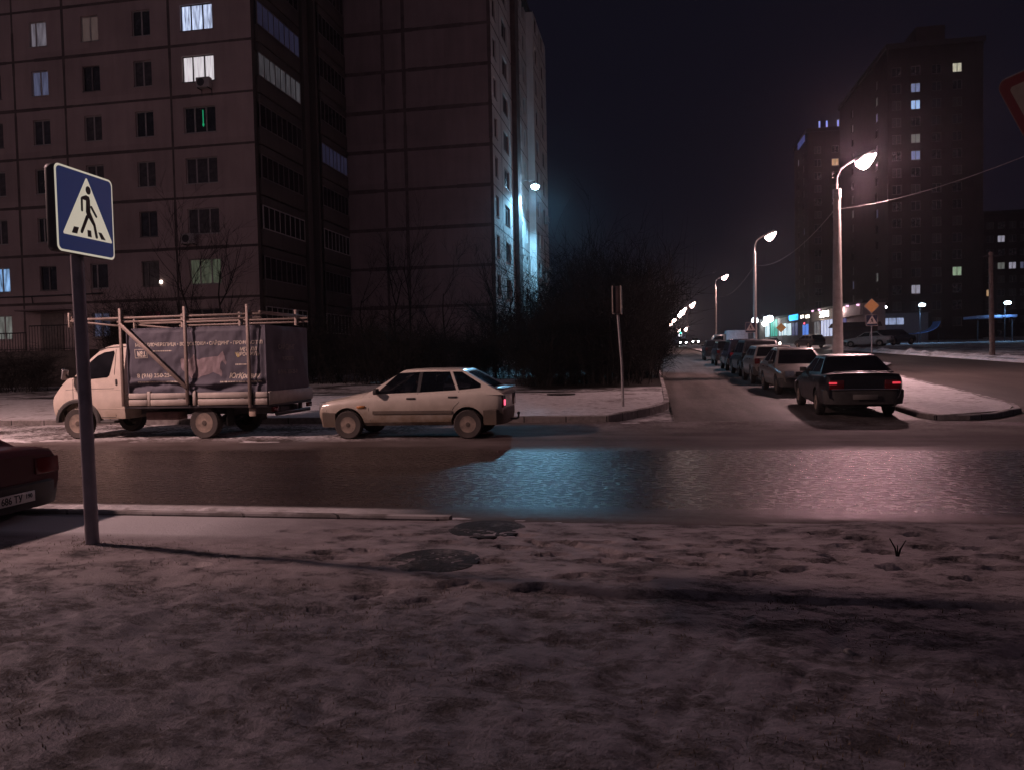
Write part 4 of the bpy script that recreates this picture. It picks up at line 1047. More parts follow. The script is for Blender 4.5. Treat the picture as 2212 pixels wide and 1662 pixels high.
def window(parent, u, z, w, h, n=2, mat=None, y=.10, frame=None, widths=None):
    key = (w, h, n, str(widths))
    if key not in _win:
        mb = MB(); t = .055
        mb.box(-w/2, -w/2+t, 0, .07, 0, h); mb.box(w/2-t, w/2, 0, .07, 0, h); mb.box(-w/2+t, w/2-t, 0, .07, 0, t); mb.box(-w/2+t, w/2-t, 0, .07, h-t, h)
        ed = [-w/2]+[-w/2+w*sum(widths[:k+1])/sum(widths) for k in range(n)] if widths else [-w/2+w*k/n for k in range(n+1)]
        for e in ed[1:-1]: mb.box(e-.04, e+.04, .004, .066, t, h-t)
        mb.box(-w/2-.05, w/2+.05, -.14, .0, -.035, -.003)       # sill
        _win[key] = (mb.mesh('window'), None)
        pb = MB(); pb.box(-w/2+t, w/2-t, .035, .045, t, h-t); _win[key] = (_win[key][0], pb.mesh('pane'))
        _win[key][0].materials.append(None); _win[key][1].materials.append(None)
    fm, pm = _win[key]
    o = link('window', fm, None, parent, (u, y, z)); o.material_slots[0].link = 'OBJECT'; o.material_slots[0].material = frame or MT['frame']
    p = link('pane', pm, None, o); p.material_slots[0].link = 'OBJECT'; p.material_slots[0].material = mat or (MT['curtain'] if WR.random() < .3 else (MT['pane_d'] if WR.random() < .4 else MT['pane']))
    return o

def facade(name, parent, mats, u0, u1, z0, z1, holes, hs=(), vs_=(), depth=.16, sw=.13, seam_skip=None):
    """a wall sheet with real openings and reveals; dark mastic strips over the panel joints (material 1)"""
    us = sorted(set([u0, u1]+[h[0] for h in holes]+[h[1] for h in holes])); zs = sorted(set([z0, z1]+[h[2] for h in holes]+[h[3] for h in holes]))
    mb = MB()
    hs_set = [(round(h[0], 4), round(h[1], 4), round(h[2], 4), round(h[3], 4)) for h in holes]
    def inside(a, b, c, d):
        mu, mz = (a+b)/2, (c+d)/2
        return any(h[0] < mu < h[1] and h[2] < mz < h[3] for h in hs_set)
    idx = {}
    def V(u, z):
        k = (u, z)
        if k not in idx: idx[k] = len(mb.v); mb.v.append((u, 0, z))
        return idx[k]
    for a, b in zip(us, us[1:]):
        for c, d in zip(zs, zs[1:]):
            if not inside(a, b, c, d): mb.f.append((V(a, c), V(b, c), V(b, d), V(a, d))); mb.m.append(0)
    for h in holes:
        a, b, c, d = h; mb.add([(a, 0, c), (b, 0, c), (b, 0, d), (a, 0, d), (a, depth, c), (b, depth, c), (b, depth, d), (a, depth, d)],
               [(0, 4, 5, 1), (1, 5, 6, 2), (2, 6, 7, 3), (3, 7, 4, 0), (4, 7, 6, 5)])
    rr = random.Random(7)
    for z in hs:
        u = u0
        while u < u1-.01:
            e = min(u1, u+rr.uniform(1.2, 3.2)); g = sw*rr.uniform(.75, 1.2)
            mb.add([(u, -.004, z-g/2), (e, -.004, z-g/2), (e, -.004, z+g/2), (u, -.004, z+g/2)], [(0, 1, 2, 3)], 1); u = e
    for uu in vs_:
        z = z0
        while z < z1-.01:
            e = min(z1, z+rr.uniform(1.5, 3.2)); g = sw*rr.uniform(.7, 1.1)
            blk = any(h[0]-.1 < uu < h[1]+.1 and h[2] < e and h[3] > z for h in holes)
            if not blk: mb.add([(uu-g/2, -.007, z), (uu+g/2, -.007, z), (uu+g/2, -.007, e), (uu-g/2, -.007, e)], [(0, 1, 2, 3)], 1)
            z = e
    return link(name, mb.mesh(name, recalc=False), mats, parent)

# --- the panel block on the left ---------------------------------------------------------
ROOFZ = 31.8
X1, Y1 = -21.03, 39.3
blk = empty('apartment_block', (X1, Y1, 0), 0, 'pinkish panel block of flats on the left with four rows of windows above the lorry', 'apartment block')
FL = 2.78; Z0 = 5.17
seams = [Z0+FL*k for k in range(-1, 10)]
colsW = {'c4': (-24.25-X1, 1.92, 3), 'c3': (-27.63-X1, 1.12, 2), 'c2': (-30.87-X1, 1.12, 2), 'c1': (-34.19-X1, 1.12, 2), 'c0': (-37.30-X1, 1.12, 2), 'cm': (-40.6-X1, 1.12, 2)}
lit = {('c4', 5): 'cool', ('c4', 4): 'warmwhite', ('c1', 5): 'dim', ('c1', 4): 'bluedim', ('c2', 5): 'beige', ('c0', 0): 'blue', ('c4', 0): 'plant', ('c0', -1): 'greenish', ('c3', -1): 'pink', ('c2', -1): 'bluedim', ('cm', 2): 'dim'}
holes = []; wl = []
for c, (u, wd, n) in colsW.items():
    for k in range(-1, 8):
        if c == 'c1' and k == -1: continue
        z = Z0+FL*k+.76
        holes.append((u-wd/2, u+wd/2, z, z+1.42)); wl.append((c, k, u, wd, n, z))
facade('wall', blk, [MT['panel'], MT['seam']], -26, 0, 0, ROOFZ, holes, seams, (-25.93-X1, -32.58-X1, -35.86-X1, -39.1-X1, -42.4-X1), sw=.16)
rr = random.Random(3)
for c, k, u, wd, n, z in wl:
    m = lit.get((c, k)); wds = [1, 2] if (c == 'c1' and k in (5, 1)) or (c == 'c2' and k == 0) or (c == 'c3' and k == 0) else None
    if n == 3: wds = [1, 1.15, 1.0]
    window(blk, u, z, wd, 1.42, n, LIT[m] if m else None, frame=MT['frame_d'] if m in ('cool', 'warmwhite') or rr.random() < .35 else MT['frame'], widths=wds)
mb = MB(); mb.box(.02, .07, 0, .03, .25, 1.15); mb.box(.0, .10, 0, .03, .30, .40); link('green_light', mb.mesh(), EM('green_led', (.05, 1, .45), .22), blk, (-24.15-X1, .09, Z0+FL*3+.85))
mb = MB(); mb.lathe([(.09*sin(pi*k/8), -.1*cos(pi*k/8)) for k in range(9)], 12, 'z'); link('lamp_reflection', mb.mesh(sm=60), EM('lamp_reflection_glow', (1, .82, .72), 9), blk, (-26.98-X1, .0, Z0+.98))  # glowing ball stands in for a street lamp's reflection in the pane
# side wall with two stacks of glazed loggias and the stair recess between
SIDE = 13.0
sd = empty('loggia_side', (0, 0, 0), pi/2); sd.parent = blk; sd.location = (0, 0, 0)
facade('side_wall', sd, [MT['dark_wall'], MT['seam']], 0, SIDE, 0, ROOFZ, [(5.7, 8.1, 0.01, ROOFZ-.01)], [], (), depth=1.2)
mb = MB(); mb.box(5.95, 6.2, -.25, .3, 0, ROOFZ); link('fin', mb.mesh(), MT['dark_wall'], sd)
mb = MB(); mb.box(7.75, 8.0, -.2, .3, 0, ROOFZ); link('fin', mb.mesh(), MT['dark_wall'], sd)
def loggia_mesh(wd, n):
    a = MB(); a.box(0, wd, -.22, -.004, .02, .92); a.box(0, wd, -.22, -.004, 2.25, 2.72); pa = bevel(a.mesh('loggia'), .012, 1)
    g = MB(); g.box(0, wd, -.20, -.14, .925, .985); g.box(0, wd, -.20, -.14, 2.185, 2.245)
    for k in range(n+1):
        u = .03+(wd-.06)*k/n; g.box(u-.03, u+.03, -.197, -.143, .985, 2.185)
    p = MB(); p.box(.03, wd-.03, -.175, -.165, .985, 2.185)
    ms = (pa, g.mesh('glazing'), p.mesh('pane'))
    for m_ in ms: m_.materials.append(None)
    return ms
lgA = loggia_mesh(5.2, 8); lgB = loggia_mesh(4.3, 7)
for k in range(-1, 9):
    for st, (ms, u) in enumerate(((lgA, .35), (lgB, 8.45))):
        z = Z0+FL*k
        pm = MT['pane']
        if (k, st) == (4, 0): pm = LIT['loggia']
        if (k, st) in ((3, 1), (5, 0)): pm = LIT['loggiab']
        o = None
        for me, nm, mat in zip(ms, ('loggia', 'glazing', 'pane'), (MT['dark_wall'], MT['frame'] if k in (-1, 1) else MT['frame_d'], pm)):
            q = link(nm, me, None, o or sd, (u, 0, z) if o is None else None); q.material_slots[0].link = 'OBJECT'; q.material_slots[0].material = mat
            if o is None: o = q
# flatten: parts hang directly under the block
for ch in list(sd.children):
    ch.parent = blk; ch.matrix_parent_inverse = Matrix.Rotation(pi/2, 4, 'Z')
bpy.data.objects.remove(sd)
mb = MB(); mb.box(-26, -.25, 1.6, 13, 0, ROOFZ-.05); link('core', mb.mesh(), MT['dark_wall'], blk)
mb = MB(); mb.box(-26.2, .25, -.3, 13.2, ROOFZ, ROOFZ+.5); link('roof', mb.mesh(), MT['roof'], blk)
# pipe along the first-floor slab, entrance door and its lamp bracket
mb = MB(); mb.tube([(-22, -.12, 5.62), (-13.6, -.12, 5.62), (-9.6, -.12, 5.64)], .04, 8)
for u in (-20, -17, -14.2, -11): mb.tube([(u, -.12, 5.62), (u, -.06, 5.2)], .03, 6)
mb.build('gas_pipe', MT['dsteel'], blk, 40)
mb = MB(); mb.box(-13.75, -12.25, -.06, -.008, 2.42, 4.62); link('door', bevel(mb.mesh(), .02, 1), M('brown_grey_door', (.17, .14, .13), .7), blk)
mb = MB(); mb.box(-14.6, -11.7, -1.0, -.008, 4.72, 4.80); link('door_canopy', bevel(mb.mesh(), .02, 1), MT['panel2'], blk)

# --- the end block behind it --------------------------------------------------------------
X2, Y2 = -10.39, 52.3
blk2 = empty('apartment_block', (X2, Y2, 0), 0, 'tall blank-ended panel block with a bluish lamp on its right flank', 'apartment block')
s2 = [5.16+2.74*k for k in range(-1, 10)]
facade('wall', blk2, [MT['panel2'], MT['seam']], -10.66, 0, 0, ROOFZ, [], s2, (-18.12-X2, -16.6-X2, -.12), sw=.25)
s2o = empty('flank_frame', (0, 0, 0), pi/2); s2o.parent = blk2
cw = [(1.25, 1.15, 2, .0), (5.2, 2.1, 3, .0)]; bay2 = [(11.9, 1.1), (14.4, 1.1)]; bay3 = [(17.9, 1.5), (21.9, 1.6)]
hl = []; wl = []
for k in range(-1, 10):
    z = 5.16+2.74*k+.72
    for u, wd, n, _ in cw: hl.append((u-wd/2, u+wd/2, z, z+1.45)); wl.append((u, z, wd, n, 0.10))
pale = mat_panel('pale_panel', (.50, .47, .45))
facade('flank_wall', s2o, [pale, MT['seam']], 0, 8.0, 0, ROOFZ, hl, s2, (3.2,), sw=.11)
mb = MB(); mb.box(8.0, 9.6, -.38, .4, 0, ROOFZ); link('pilaster', mb.mesh(), MT['seam'], s2o)
hl2 = []
for k in range(0, 10):
    z = 5.16+2.74*k+.72
    for u, wd in bay2: hl2.append((u-wd/2, u+wd/2, z, z+1.55))
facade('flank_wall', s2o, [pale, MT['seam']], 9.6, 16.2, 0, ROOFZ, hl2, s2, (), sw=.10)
hl3 = []
for k in range(0, 10):
    z = 5.16+2.74*k+.72
    for u, wd in bay3: hl3.append((u-wd/2, u+wd/2, z, z+1.45))
for nm, mm in (('bay_front', hl3),):
    o = facade('bay_wall', s2o, [pale, MT['seam']], 16.2, 24.4, 4.75, ROOFZ, hl3, s2[1:], (20.0,), sw=.10); o.location = (0, -.6, 0)
mb = MB(); mb.box(16.2, 24.4, -.6, .1, 4.60, 4.75); mb.box(16.0, 16.2, -.6, .1, 4.6, ROOFZ); mb.box(24.4, 24.6, -.6, .1, 4.6, ROOFZ); link('bay_cheek', mb.mesh(), pale, s2o)
mb = MB(); mb.box(16.2, 25, .1, .4, 0, 4.7); link('plinth', mb.mesh(), MT['dark_wall'], s2o)
for u, z, wd, n, y in wl: window(s2o, u, z, wd, 1.45, n, y=y, frame=MT['frame_d'])
# round-topped balcony openings of bay two
def arch(wd, h, n=12):
    pts = [(-wd/2, 0), (wd/2, 0), (wd/2, h-wd/2)]+[(cos(pi*k/n)*wd/2, h-wd/2+sin(pi*k/n)*wd/2) for k in range(1, n)]+[(-wd/2, h-wd/2)]
    return pts
ap = arch(1.1, 1.55); ring = MB(); outer = [(-.62, -.08), (.62, -.08), (.62, 1.66), (-.62, 1.66)]
bm = bmesh.new()
ov = [bm.verts.new((x, -.012, z)) for x, z in outer]; iv = [bm.verts.new((x, -.012, z)) for x, z in ap]
es = [bm.edges.new((a, b)) for L in (ov, iv) for a, b in zip(L, L[1:]+L[:1])]
bmesh.ops.triangle_fill(bm, edges=es, use_beauty=True)
r_ = bmesh.ops.extrude_face_region(bm, geom=bm.faces[:])
for v in [g for g in r_['geom'] if isinstance(g, bmesh.types.BMVert)]: v.co.y += .05
bmesh.ops.recalc_face_normals(bm, faces=bm.faces)
am = bpy.data.meshes.new('arch_surround'); bm.to_mesh(am); bm.free(); am.materials.append(pale)
pb = MB(); pb.box(-.5, .5, .11, .12, 0, 1.5); pbm = pb.mesh('pane'); pbm.materials.append(MT['pane'])
for u, wd in bay2:
    for k in range(0, 10):
        o = link('arched_window', am, None, s2o, (u, 0, 5.16+2.74*k+.72)); link('pane', pbm, None, o)
for u, wd in bay3:
    for k in range(0, 10): window(s2o, u, 5.16+2.74*k+.72, wd, 1.45, 2, y=-.50, frame=MT['frame_d'])
for ch in list(s2o.children):
    ch.parent = blk2; ch.matrix_parent_inverse = Matrix.Rotation(pi/2, 4, 'Z')
bpy.data.objects.remove(s2o)
mb = MB(); mb.box(-10.66, -.5, .3, 25, 0, ROOFZ-.05); link('core', mb.mesh(), MT['dark_wall'], blk2)
mb = MB(); mb.box(-10.9, .3, -.3, 25, ROOFZ, ROOFZ+.5); link('roof', mb.mesh(), MT['roof'], blk2)

# air conditioners: boxes hung on the walls
def ac(x, y, z, rz, label):
    o = empty('air_conditioner', (x, y, z), rz, label, 'air conditioner', 'air conditioners on the house walls')
    mb = MB(); mb.box(-.4, .4, -.42, -.12, 0, .55); link('case', bevel(mb.mesh(), .02, 2), MT['frame'], o)
    mb = MB(); mb.lathe([(.21, -.425), (.215, -.435), (.19, -.437), (.0, -.437)], 20, 'y', c=(-.1, 0, .28)); link('fan_grille', mb.mesh(sm=40), MT['dsteel'], o)
    for s in (-.3, .3):
        mb = MB(); mb.box(s-.02, s+.02, -.45, 0, -.04, -.003); mb.box(s-.015, s+.015, -.02, 0, -.35, -.04); link('bracket', mb.mesh(), MT['dsteel'], o)
    return o
ac(-23.75, Y1-.01, 16.55, 0, 'air conditioner under the bright three-pane window')
ac(-25.0, Y1-.01, 8.15, 0, 'small air conditioner below the dark wide window of the third storey')
ac(-25.72, Y1-.01, 3.75, 0, 'air conditioner left of the lowest wide window above the lorry')
for y, z, l in ((74.2, 14.3, 'upper air conditioner on the lamp-lit flank wall just under the lamp'), (76.0, 9.7, 'lower air conditioner at the far edge of the lamp-lit flank wall')):
    ac(X2+.59, y, z, pi/2, l)

# blue-white floodlight on a bracket
fl = empty('wall_lamp', (X2+.01, 62.3, 15.25), pi/2, 'blue-white floodlight on a bracket high on the flank of the rear block', 'lamp')
mb = MB(); mb.tube([(0, 0, .4), (0, -.7, .55), (0, -1.35, .35)], .03, 8); mb.build('bracket', MT['dsteel'], fl, 40)
mb = MB(); mb.obox((0, -1.4, .22), (.24, 0, 0), (0, .1, -.03), (0, .05, .14)); link('housing', bevel(mb.mesh(), .03, 2), MT['dsteel'], fl)
mb = MB(); mb.lathe([(0, -.22), (.2, -.2), (.3, -.08), (.32, .02), (.28, .1), (0, .1)], 20, 'z', c=(0, -1.42, -.02)); link('lens', mb.mesh(sm=60), EM('floodlight_lens', (.38, .72, 1), 170), fl)
def lamp(name, loc, power, col, parent, radius=.12, spot=None, blend=.4, rot=(0, 0, 0)):
    l = bpy.data.lights.new(name, 'SPOT' if spot else 'POINT'); l.energy = power; l.color = col; l.shadow_soft_size = radius
    if spot: l.spot_size = radians(spot); l.spot_blend = blend
    o = bpy.data.objects.new(name, l); COL.objects.link(o); o.parent = parent; o.location = loc; o.rotation_euler = rot; return o
lamp('flood_light', (0, -1.45, -.5), 6500, (.25, .66, 1.0), fl, .2, 154, .35, (0, radians(4), 0))

# --- towers beyond the avenue -------------------------------------------------------------
def tower(name, x0, x1, y0, y1, roof, zb, label, front, side, litf, lits, FLT, frame=None):
    o = empty(name, (x0, y0, 0), 0, label, 'tower block')
    hf = []; wlst = []
    for u in front:
        for z in FLT: hf.append((u-.72, u+.72, z, z+1.5)); wlst.append((u, z, litf.get((u, FLT.index(z)))))
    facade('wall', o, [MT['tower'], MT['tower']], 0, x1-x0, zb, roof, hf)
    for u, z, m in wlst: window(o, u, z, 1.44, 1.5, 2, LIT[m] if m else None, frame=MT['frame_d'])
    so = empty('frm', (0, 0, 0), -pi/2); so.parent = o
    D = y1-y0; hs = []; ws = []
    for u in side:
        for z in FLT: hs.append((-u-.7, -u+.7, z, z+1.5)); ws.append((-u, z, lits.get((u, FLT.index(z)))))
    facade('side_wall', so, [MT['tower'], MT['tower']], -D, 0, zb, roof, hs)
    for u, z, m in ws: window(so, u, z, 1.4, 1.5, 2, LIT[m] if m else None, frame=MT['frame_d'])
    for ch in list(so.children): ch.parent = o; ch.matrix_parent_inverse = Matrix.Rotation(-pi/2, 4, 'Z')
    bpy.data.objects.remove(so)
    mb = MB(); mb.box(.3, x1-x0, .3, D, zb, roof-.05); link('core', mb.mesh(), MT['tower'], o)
    mb = MB(); mb.box(-.3, x1-x0+.3, -.3, D+.3, roof, roof+.8); link('roof', mb.mesh(), MT['roof'], o)
    return o
FA = [10.95+2.79*k for k in range(-2, 14)]
litf = {(4.38, 13): 'tbd', (4.38, 12): 'tb', (4.38, 10): 'tgd', (4.38, 9): 'tbd', (4.38, 2): 'tw', (10.77, 3): 'tg', (10.77, 14): 'ty'}
FA = [9.85+2.79*k-2.79*0 for k in range(-2, 14)]
litf = {(4.38, 14): 'tbd', (4.38, 13): 'tb', (4.38, 11): 'tgd', (4.38, 10): 'tbd', (4.38, 2): 'tw', (10.77, 3): 'tg', (10.77, 15): 'ty'}
FA = [4.95+2.79*k for k in range(0, 16)]
litf = {(4.38, 14): 'tbd', (4.38, 13): 'tb', (4.38, 11): 'tgd', (4.38, 10): 'tbd', (4.38, 2): 'tw', (10.77, 3): 'tg', (10.77, 15): 'ty'}
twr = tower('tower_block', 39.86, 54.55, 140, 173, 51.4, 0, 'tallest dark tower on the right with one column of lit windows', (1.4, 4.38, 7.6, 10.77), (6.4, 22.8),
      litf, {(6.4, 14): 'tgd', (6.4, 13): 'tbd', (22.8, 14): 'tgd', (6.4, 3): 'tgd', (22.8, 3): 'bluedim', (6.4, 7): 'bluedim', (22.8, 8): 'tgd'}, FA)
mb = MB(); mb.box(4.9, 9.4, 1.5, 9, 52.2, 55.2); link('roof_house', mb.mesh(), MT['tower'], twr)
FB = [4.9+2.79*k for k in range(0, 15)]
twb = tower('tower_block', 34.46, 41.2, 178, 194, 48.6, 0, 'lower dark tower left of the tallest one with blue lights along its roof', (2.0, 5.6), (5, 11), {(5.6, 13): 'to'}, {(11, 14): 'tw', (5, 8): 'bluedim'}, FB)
for u in (6.2, 3.9, 2.4):
    mb = MB(); mb.box(u-.14, u+.14, -.2, .1, 49.5, 50.8); link('roof_light', mb.mesh(), EM('blue_roof_light', (.35, .4, 1), .8), twb)
mb = MB(); mb.box(-.5, -.3, 1.5, 9, 47.2, 48.5); link('roof_light_band', mb.mesh(), EM('blue_roof_band', (.25, .3, .9), .16), twb)
far = empty('apartment_block', (74.2, 190, 0), 0, 'far dark block at the right edge with a few small lit windows', 'apartment block')
FF = [3.6+3.0*k for k in range(0, 9)]; hf = []; wlst = []
for u in (1.3, 3.6, 5.9, 8.2):
    for z in FF: hf.append((u-.75, u+.75, z, z+1.5)); wlst.append((u, z))
facade('wall', far, [MT['tower'], MT['tower']], 0, 22, 0, 31, hf)
lf = {(3.6, 7): 'tw', (5.9, 5): 'tw', (3.6, 5): 'tgd', (1.3, 3): 'to', (8.2, 5): 'bluedim'}
for u, z in wlst: m = lf.get((u, FF.index(z))); window(far, u, z, 1.5, 1.5, 2, LIT[m] if m else None, frame=MT['frame_d'])
mb = MB(); mb.box(0, 22, .3, 14, 0, 31); link('core', mb.mesh(), MT['tower'], far)
mb = MB(); mb.box(-.2, 22, -.2, 14, 31, 31.6); link('roof', mb.mesh(), MT['roof'], far)

# --- low shop row across the avenue -------------------------------------------------------
# local x runs from the near end (right in view) to the far end along the shop front
SH = empty('shop_row', (26.25, 103.0, 0), atan2(.9966, -.0824), 'low row of lit shops beneath the towers with a pale lit fascia', 'shop')
# local -y must look to the street (-x world); mirror by using +y outward
def sbox(name, u0, u1, y0, y1, z0, z1, mat, parent=None, bv=0):
    mb = MB(); mb.box(u0, u1, y0, y1, z0, z1); me = mb.mesh(name)
    if bv: me = bevel(me, bv, 1)
    return link(name, me, mat, parent or SH)
sbox('wall', -.6, 57.2, -2.6, 0, 1.0, 7.2, MT['shopwall'])
sbox('roof', -.9, 57.5, -2.9, .3, 7.2, 7.55, MT['roof'])
fas = sbox('fascia', -.3, 20.6, .02, .3, 5.75, 7.15, M('pale_fascia', (.62, .52, .46), .7))
lf = lambda n, c, s, **k: EM(n, c, s, **k)
cur = lf('shop_curtain', (.66, .72, 1.0), .75, folds=3, var=.5); pw = lf('shop_white', (.72, .92, 1), .95, folds=2, var=.5); tl_ = lf('shop_teal', (.10, .62, .48), .5, folds=1, var=.5); dimw = lf('shop_dim', (.6, .58, .62), .16, folds=2, var=.5); bl = lf('shop_blue', (.12, .3, 1), .7, folds=3, var=.4); vio = lf('shop_violet', (.35, .35, .8), .12, folds=2, var=.6)
for u0, u1, z0, z1, m in ((11.1, 16.5, 3.4, 5.7, cur), (17.5, 19.9, 3.5, 5.7, dimw), (5.7, 8.2, 3.6, 5.6, vio), (23.2, 26.2, 3.8, 5.5, bl), (29.2, 32.6, 3.9, 6.0, vio), (33.3, 35.4, 4.0, 6.0, pw), (36.2, 41.2, 4.1, 6.1, pw), (42.6, 47.5, 4.1, 7.1, tl_), (48.6, 52.2, 4.1, 6.8, pw)):
    sbox('shop_window', u0, u1, .02, .10, z0, z1, m)
    for q in range(1, max(2, int((u1-u0)/1.3))):
        uu = u0+(u1-u0)*q/max(2, int((u1-u0)/1.3)); sbox('mullion', uu-.05, uu+.05, .105, .14, z0, z1, MT['frame_d'])
def sign(u0, u1, z0, z1, m, name='shop_sign'):
    """lit channel letters too small to read: a row of strokes on one backing"""
    o = sbox(name, u0, u1, .32, .38, z0, z1, MT['dsteel']); r2 = random.Random(int(u0*10)); u = u0+.1; mb = MB()
    while u < u1-.3:
        l = r2.uniform(.35, .75); h0 = z0+.12; h1 = z1-.12
        mb.box(u, u+.16, .385, .46, h0, h1); mb.box(u+.16, u+l, .385, .46, h1-.2, h1); 
        if r2.random() < .6: mb.box(u+.16, u+l, .385, .46, h0, h0+.18)
        if r2.random() < .5: mb.box(u+l-.14, u+l, .385, .46, h0+.18, h1-.2)
        u += l+.2
    link('lit_letters', mb.mesh(), m, o)
sign(11.9, 16.4, 6.05, 7.1, lf('white_letters', (1, .93, .85), 14)); sign(27.6, 33.0, 6.25, 7.4, lf('cyan_letters', (.03, .42, 1), 2.4)); sign(47.4, 51.9, 7.0, 8.0, lf('white_blue_letters', (.8, .92, 1), 12)); sign(23.6, 24.7, 5.35, 5.9, lf('red_letters', (1, .1, .18), 1.6))
for u, z in ((22.2, 6.6), (25.3, 6.7)): sign(u-.9, u+.9, z-.3, z+.35, lf('warm_letters', (1, .88, .72), 8))
for i, (u, z) in enumerate(((19.4, 7.3), (16.1, 7.3), (8.1, 7.2), (4.0, 7.1), (.1, 7.0))):
    o = sbox('fascia_spot', u-.15, u+.15, .34, .62, z-.1, z+.12, lf('pink_spot', (1, .55, .85), 1.6), fas, .03)
lamp('fascia_light', (15, 1.0, 6.9), 150, (1, .82, .7), SH, .2); lamp('fascia_light', (6, 1.0, 6.7), 90, (1, .75, .8), SH, .2); lamp('shopfront_light', (38, 2.2, 6.3), 60, (.75, .95, 1), SH, .2)
def globe(u, z, r, label):
    p = SH.matrix_world  # built before evaluation, so place by hand
    c = Vector((26.25, 103.0, 0))+Vector((-.0824, .9966, 0))*u+Vector((-.9966, -.0824, 0))*1.4
    o = empty('globe_lamp', (c.x, c.y, hz(c.y)), 0, label, 'lamp', 'round white lamps before the shops')
    mb = MB(); mb.tube([(0, 0, .15), (0, 0, z-hz(c.y)-r*.8)], .06, 8); mb.build('post', MT['dsteel'], o, 40)
    mb = MB(); mb.lathe([(r*sin(pi*k/12), -r*cos(pi*k/12)) for k in range(13)], 20, 'z', c=(0, 0, z-hz(c.y))); link('globe', mb.mesh(sm=80), EM('globe_glow', (.82, .95, 1), 14), o)
globe(54.6, 7.4, .62, 'white globe lamp farthest left in front of the shops'); globe(42.2, 7.2, .6, 'white globe lamp above the teal shop window'); globe(46.3, 6.5, .5, 'low white globe lamp before the teal shop window')

# kiosk and blue-lit sheds farther right
ki = empty('kiosk', (20.9, 92, 0), 0, 'dark roofed kiosk behind the thick lamp post', 'kiosk')
mb = MB(); mb.box(.2, 4.2, 0, 3.5, 1.3, 4.0); link('wall', bevel(mb.mesh(), .03, 1), MT['dark_wall'], ki)
mb = MB(); mb.prism([(-.25, 4.0), (4.6, 4.0), (4.4, 4.5), (.1, 4.5)], -.3, 3.8, 'y'); link('roof', mb.mesh(), MT['roof'], ki)
mb = MB(); mb.box(.6, 3.4, -.05, -.004, 2.4, 3.6); link('shutter', bevel(mb.mesh(), .02, 1), MT['dsteel'], ki)
sd1 = empty('shed', (31.2, 122, 0), 0, 'long low building with a strip of bluish lit windows beyond the avenue', 'building')
mb = MB(); mb.box(0, 9, 0, 8, 1.9, 6.6); link('wall', mb.mesh(), M('bluegrey_render', (.22, .22, .25), .8), sd1)
mb = MB(); mb.box(-.3, 9.3, -.4, 8.3, 6.6, 6.9); link('roof', mb.mesh(), MT['roof'], sd1)
for k in range(5):
    mb = MB(); mb.box(.5+k*1.05, 1.45+k*1.05, -.06, -.004, 4.95, 5.9); link('window', mb.mesh(), lf('cold_strip', (.55, .66, 1), .42, folds=1, var=.5), sd1)
mb = MB(); mb.box(.4, 4.4, -.9, -.05, 3.0, 3.5); link('awning', mb.mesh(), M('blue_awning', (.10, .22, .6), .5), sd1)
cn = empty('canopy', (36.6, 116, 0), 0, 'small blue curved canopy under a cold lamp', 'canopy')
mb = MB(); L = []
for k in range(9):
    a = pi*.5*k/8; L.append([(4.0*sin(a)*.8, y, 3.4+1.6*(1-cos(a))+t) for y, t in ((0, 0), (3, 0), (3, .12), (0, .12))])
mb.loft(L); link('cover', mb.mesh(sm=40), M('blue_sheet', (.14, .32, .75), .4), cn)
for x in (.3, 3.0):
    mb = MB(); mb.tube([(x, .2, 1.9), (x, .2, 3.5)], .06, 8); mb.build('post', MT['dsteel'], cn, 40)
cv = empty('canopy', (44.2, 112, 0), 0, 'flat canopy with a snowy blue-lit top at the far right', 'canopy')
mb = MB(); mb.box(-1.5, 3.4, -.5, 4, 5.2, 5.55); link('cover', bevel(mb.mesh(), .03, 1), M('blue_lit_canopy_snow', (.3, .4, .65), .7), cv)  # snow coloured blue for the cold lamp light on it
for x in (-1.2, 3.0):
    mb = MB(); mb.tube([(x, 0, 1.9), (x, 0, 5.2)], .08, 8); mb.build('post', MT['dsteel'], cv, 40)
def cold_lamp(x, y, z, label, p, r=.32, col=(.62, .85, 1)):
    o = empty('yard_lamp', (x, y, hz(y)+.1), 0, label, 'lamp', 'cold lamps beyond the avenue')
    h = z-hz(y)-.1
    mb = MB(); mb.tube([(0, .8, 0), (0, .8, h+.2), (0, .3, h+.35), (0, 0, h+.22)], .06, 8); mb.build('post', MT['dsteel'], o, 40)
    mb = MB(); mb.lathe([(0, -.5*r), (.8*r, -.4*r), (r, 0), (.7*r, .45*r), (0, .6*r)], 16, 'z', c=(0, 0, h)); link('lens', mb.mesh(sm=60), EM('cold_lens', col, 14), o)
    lamp('cold_light', (0, 0, h-.5), p, (.25, .55, 1.0), o, .15, 150, .6)
cold_lamp(30.9, 110, 6.95, 'cold lamp nearest the yellow diamond sign', 130, .3, (.8, .8, 1)); cold_lamp(35.5, 110, 7.1, 'cold lamp above the small curved canopy', 500, .42); cold_lamp(45.8, 110, 7.05, 'cold lamp above the flat canopy, farthest right', 500, .42)
cold_lamp(-.7, 150, 7.9, 'lone greenish-white lamp left of the distant street lamps', 60, .45, (.6, .95, .9))

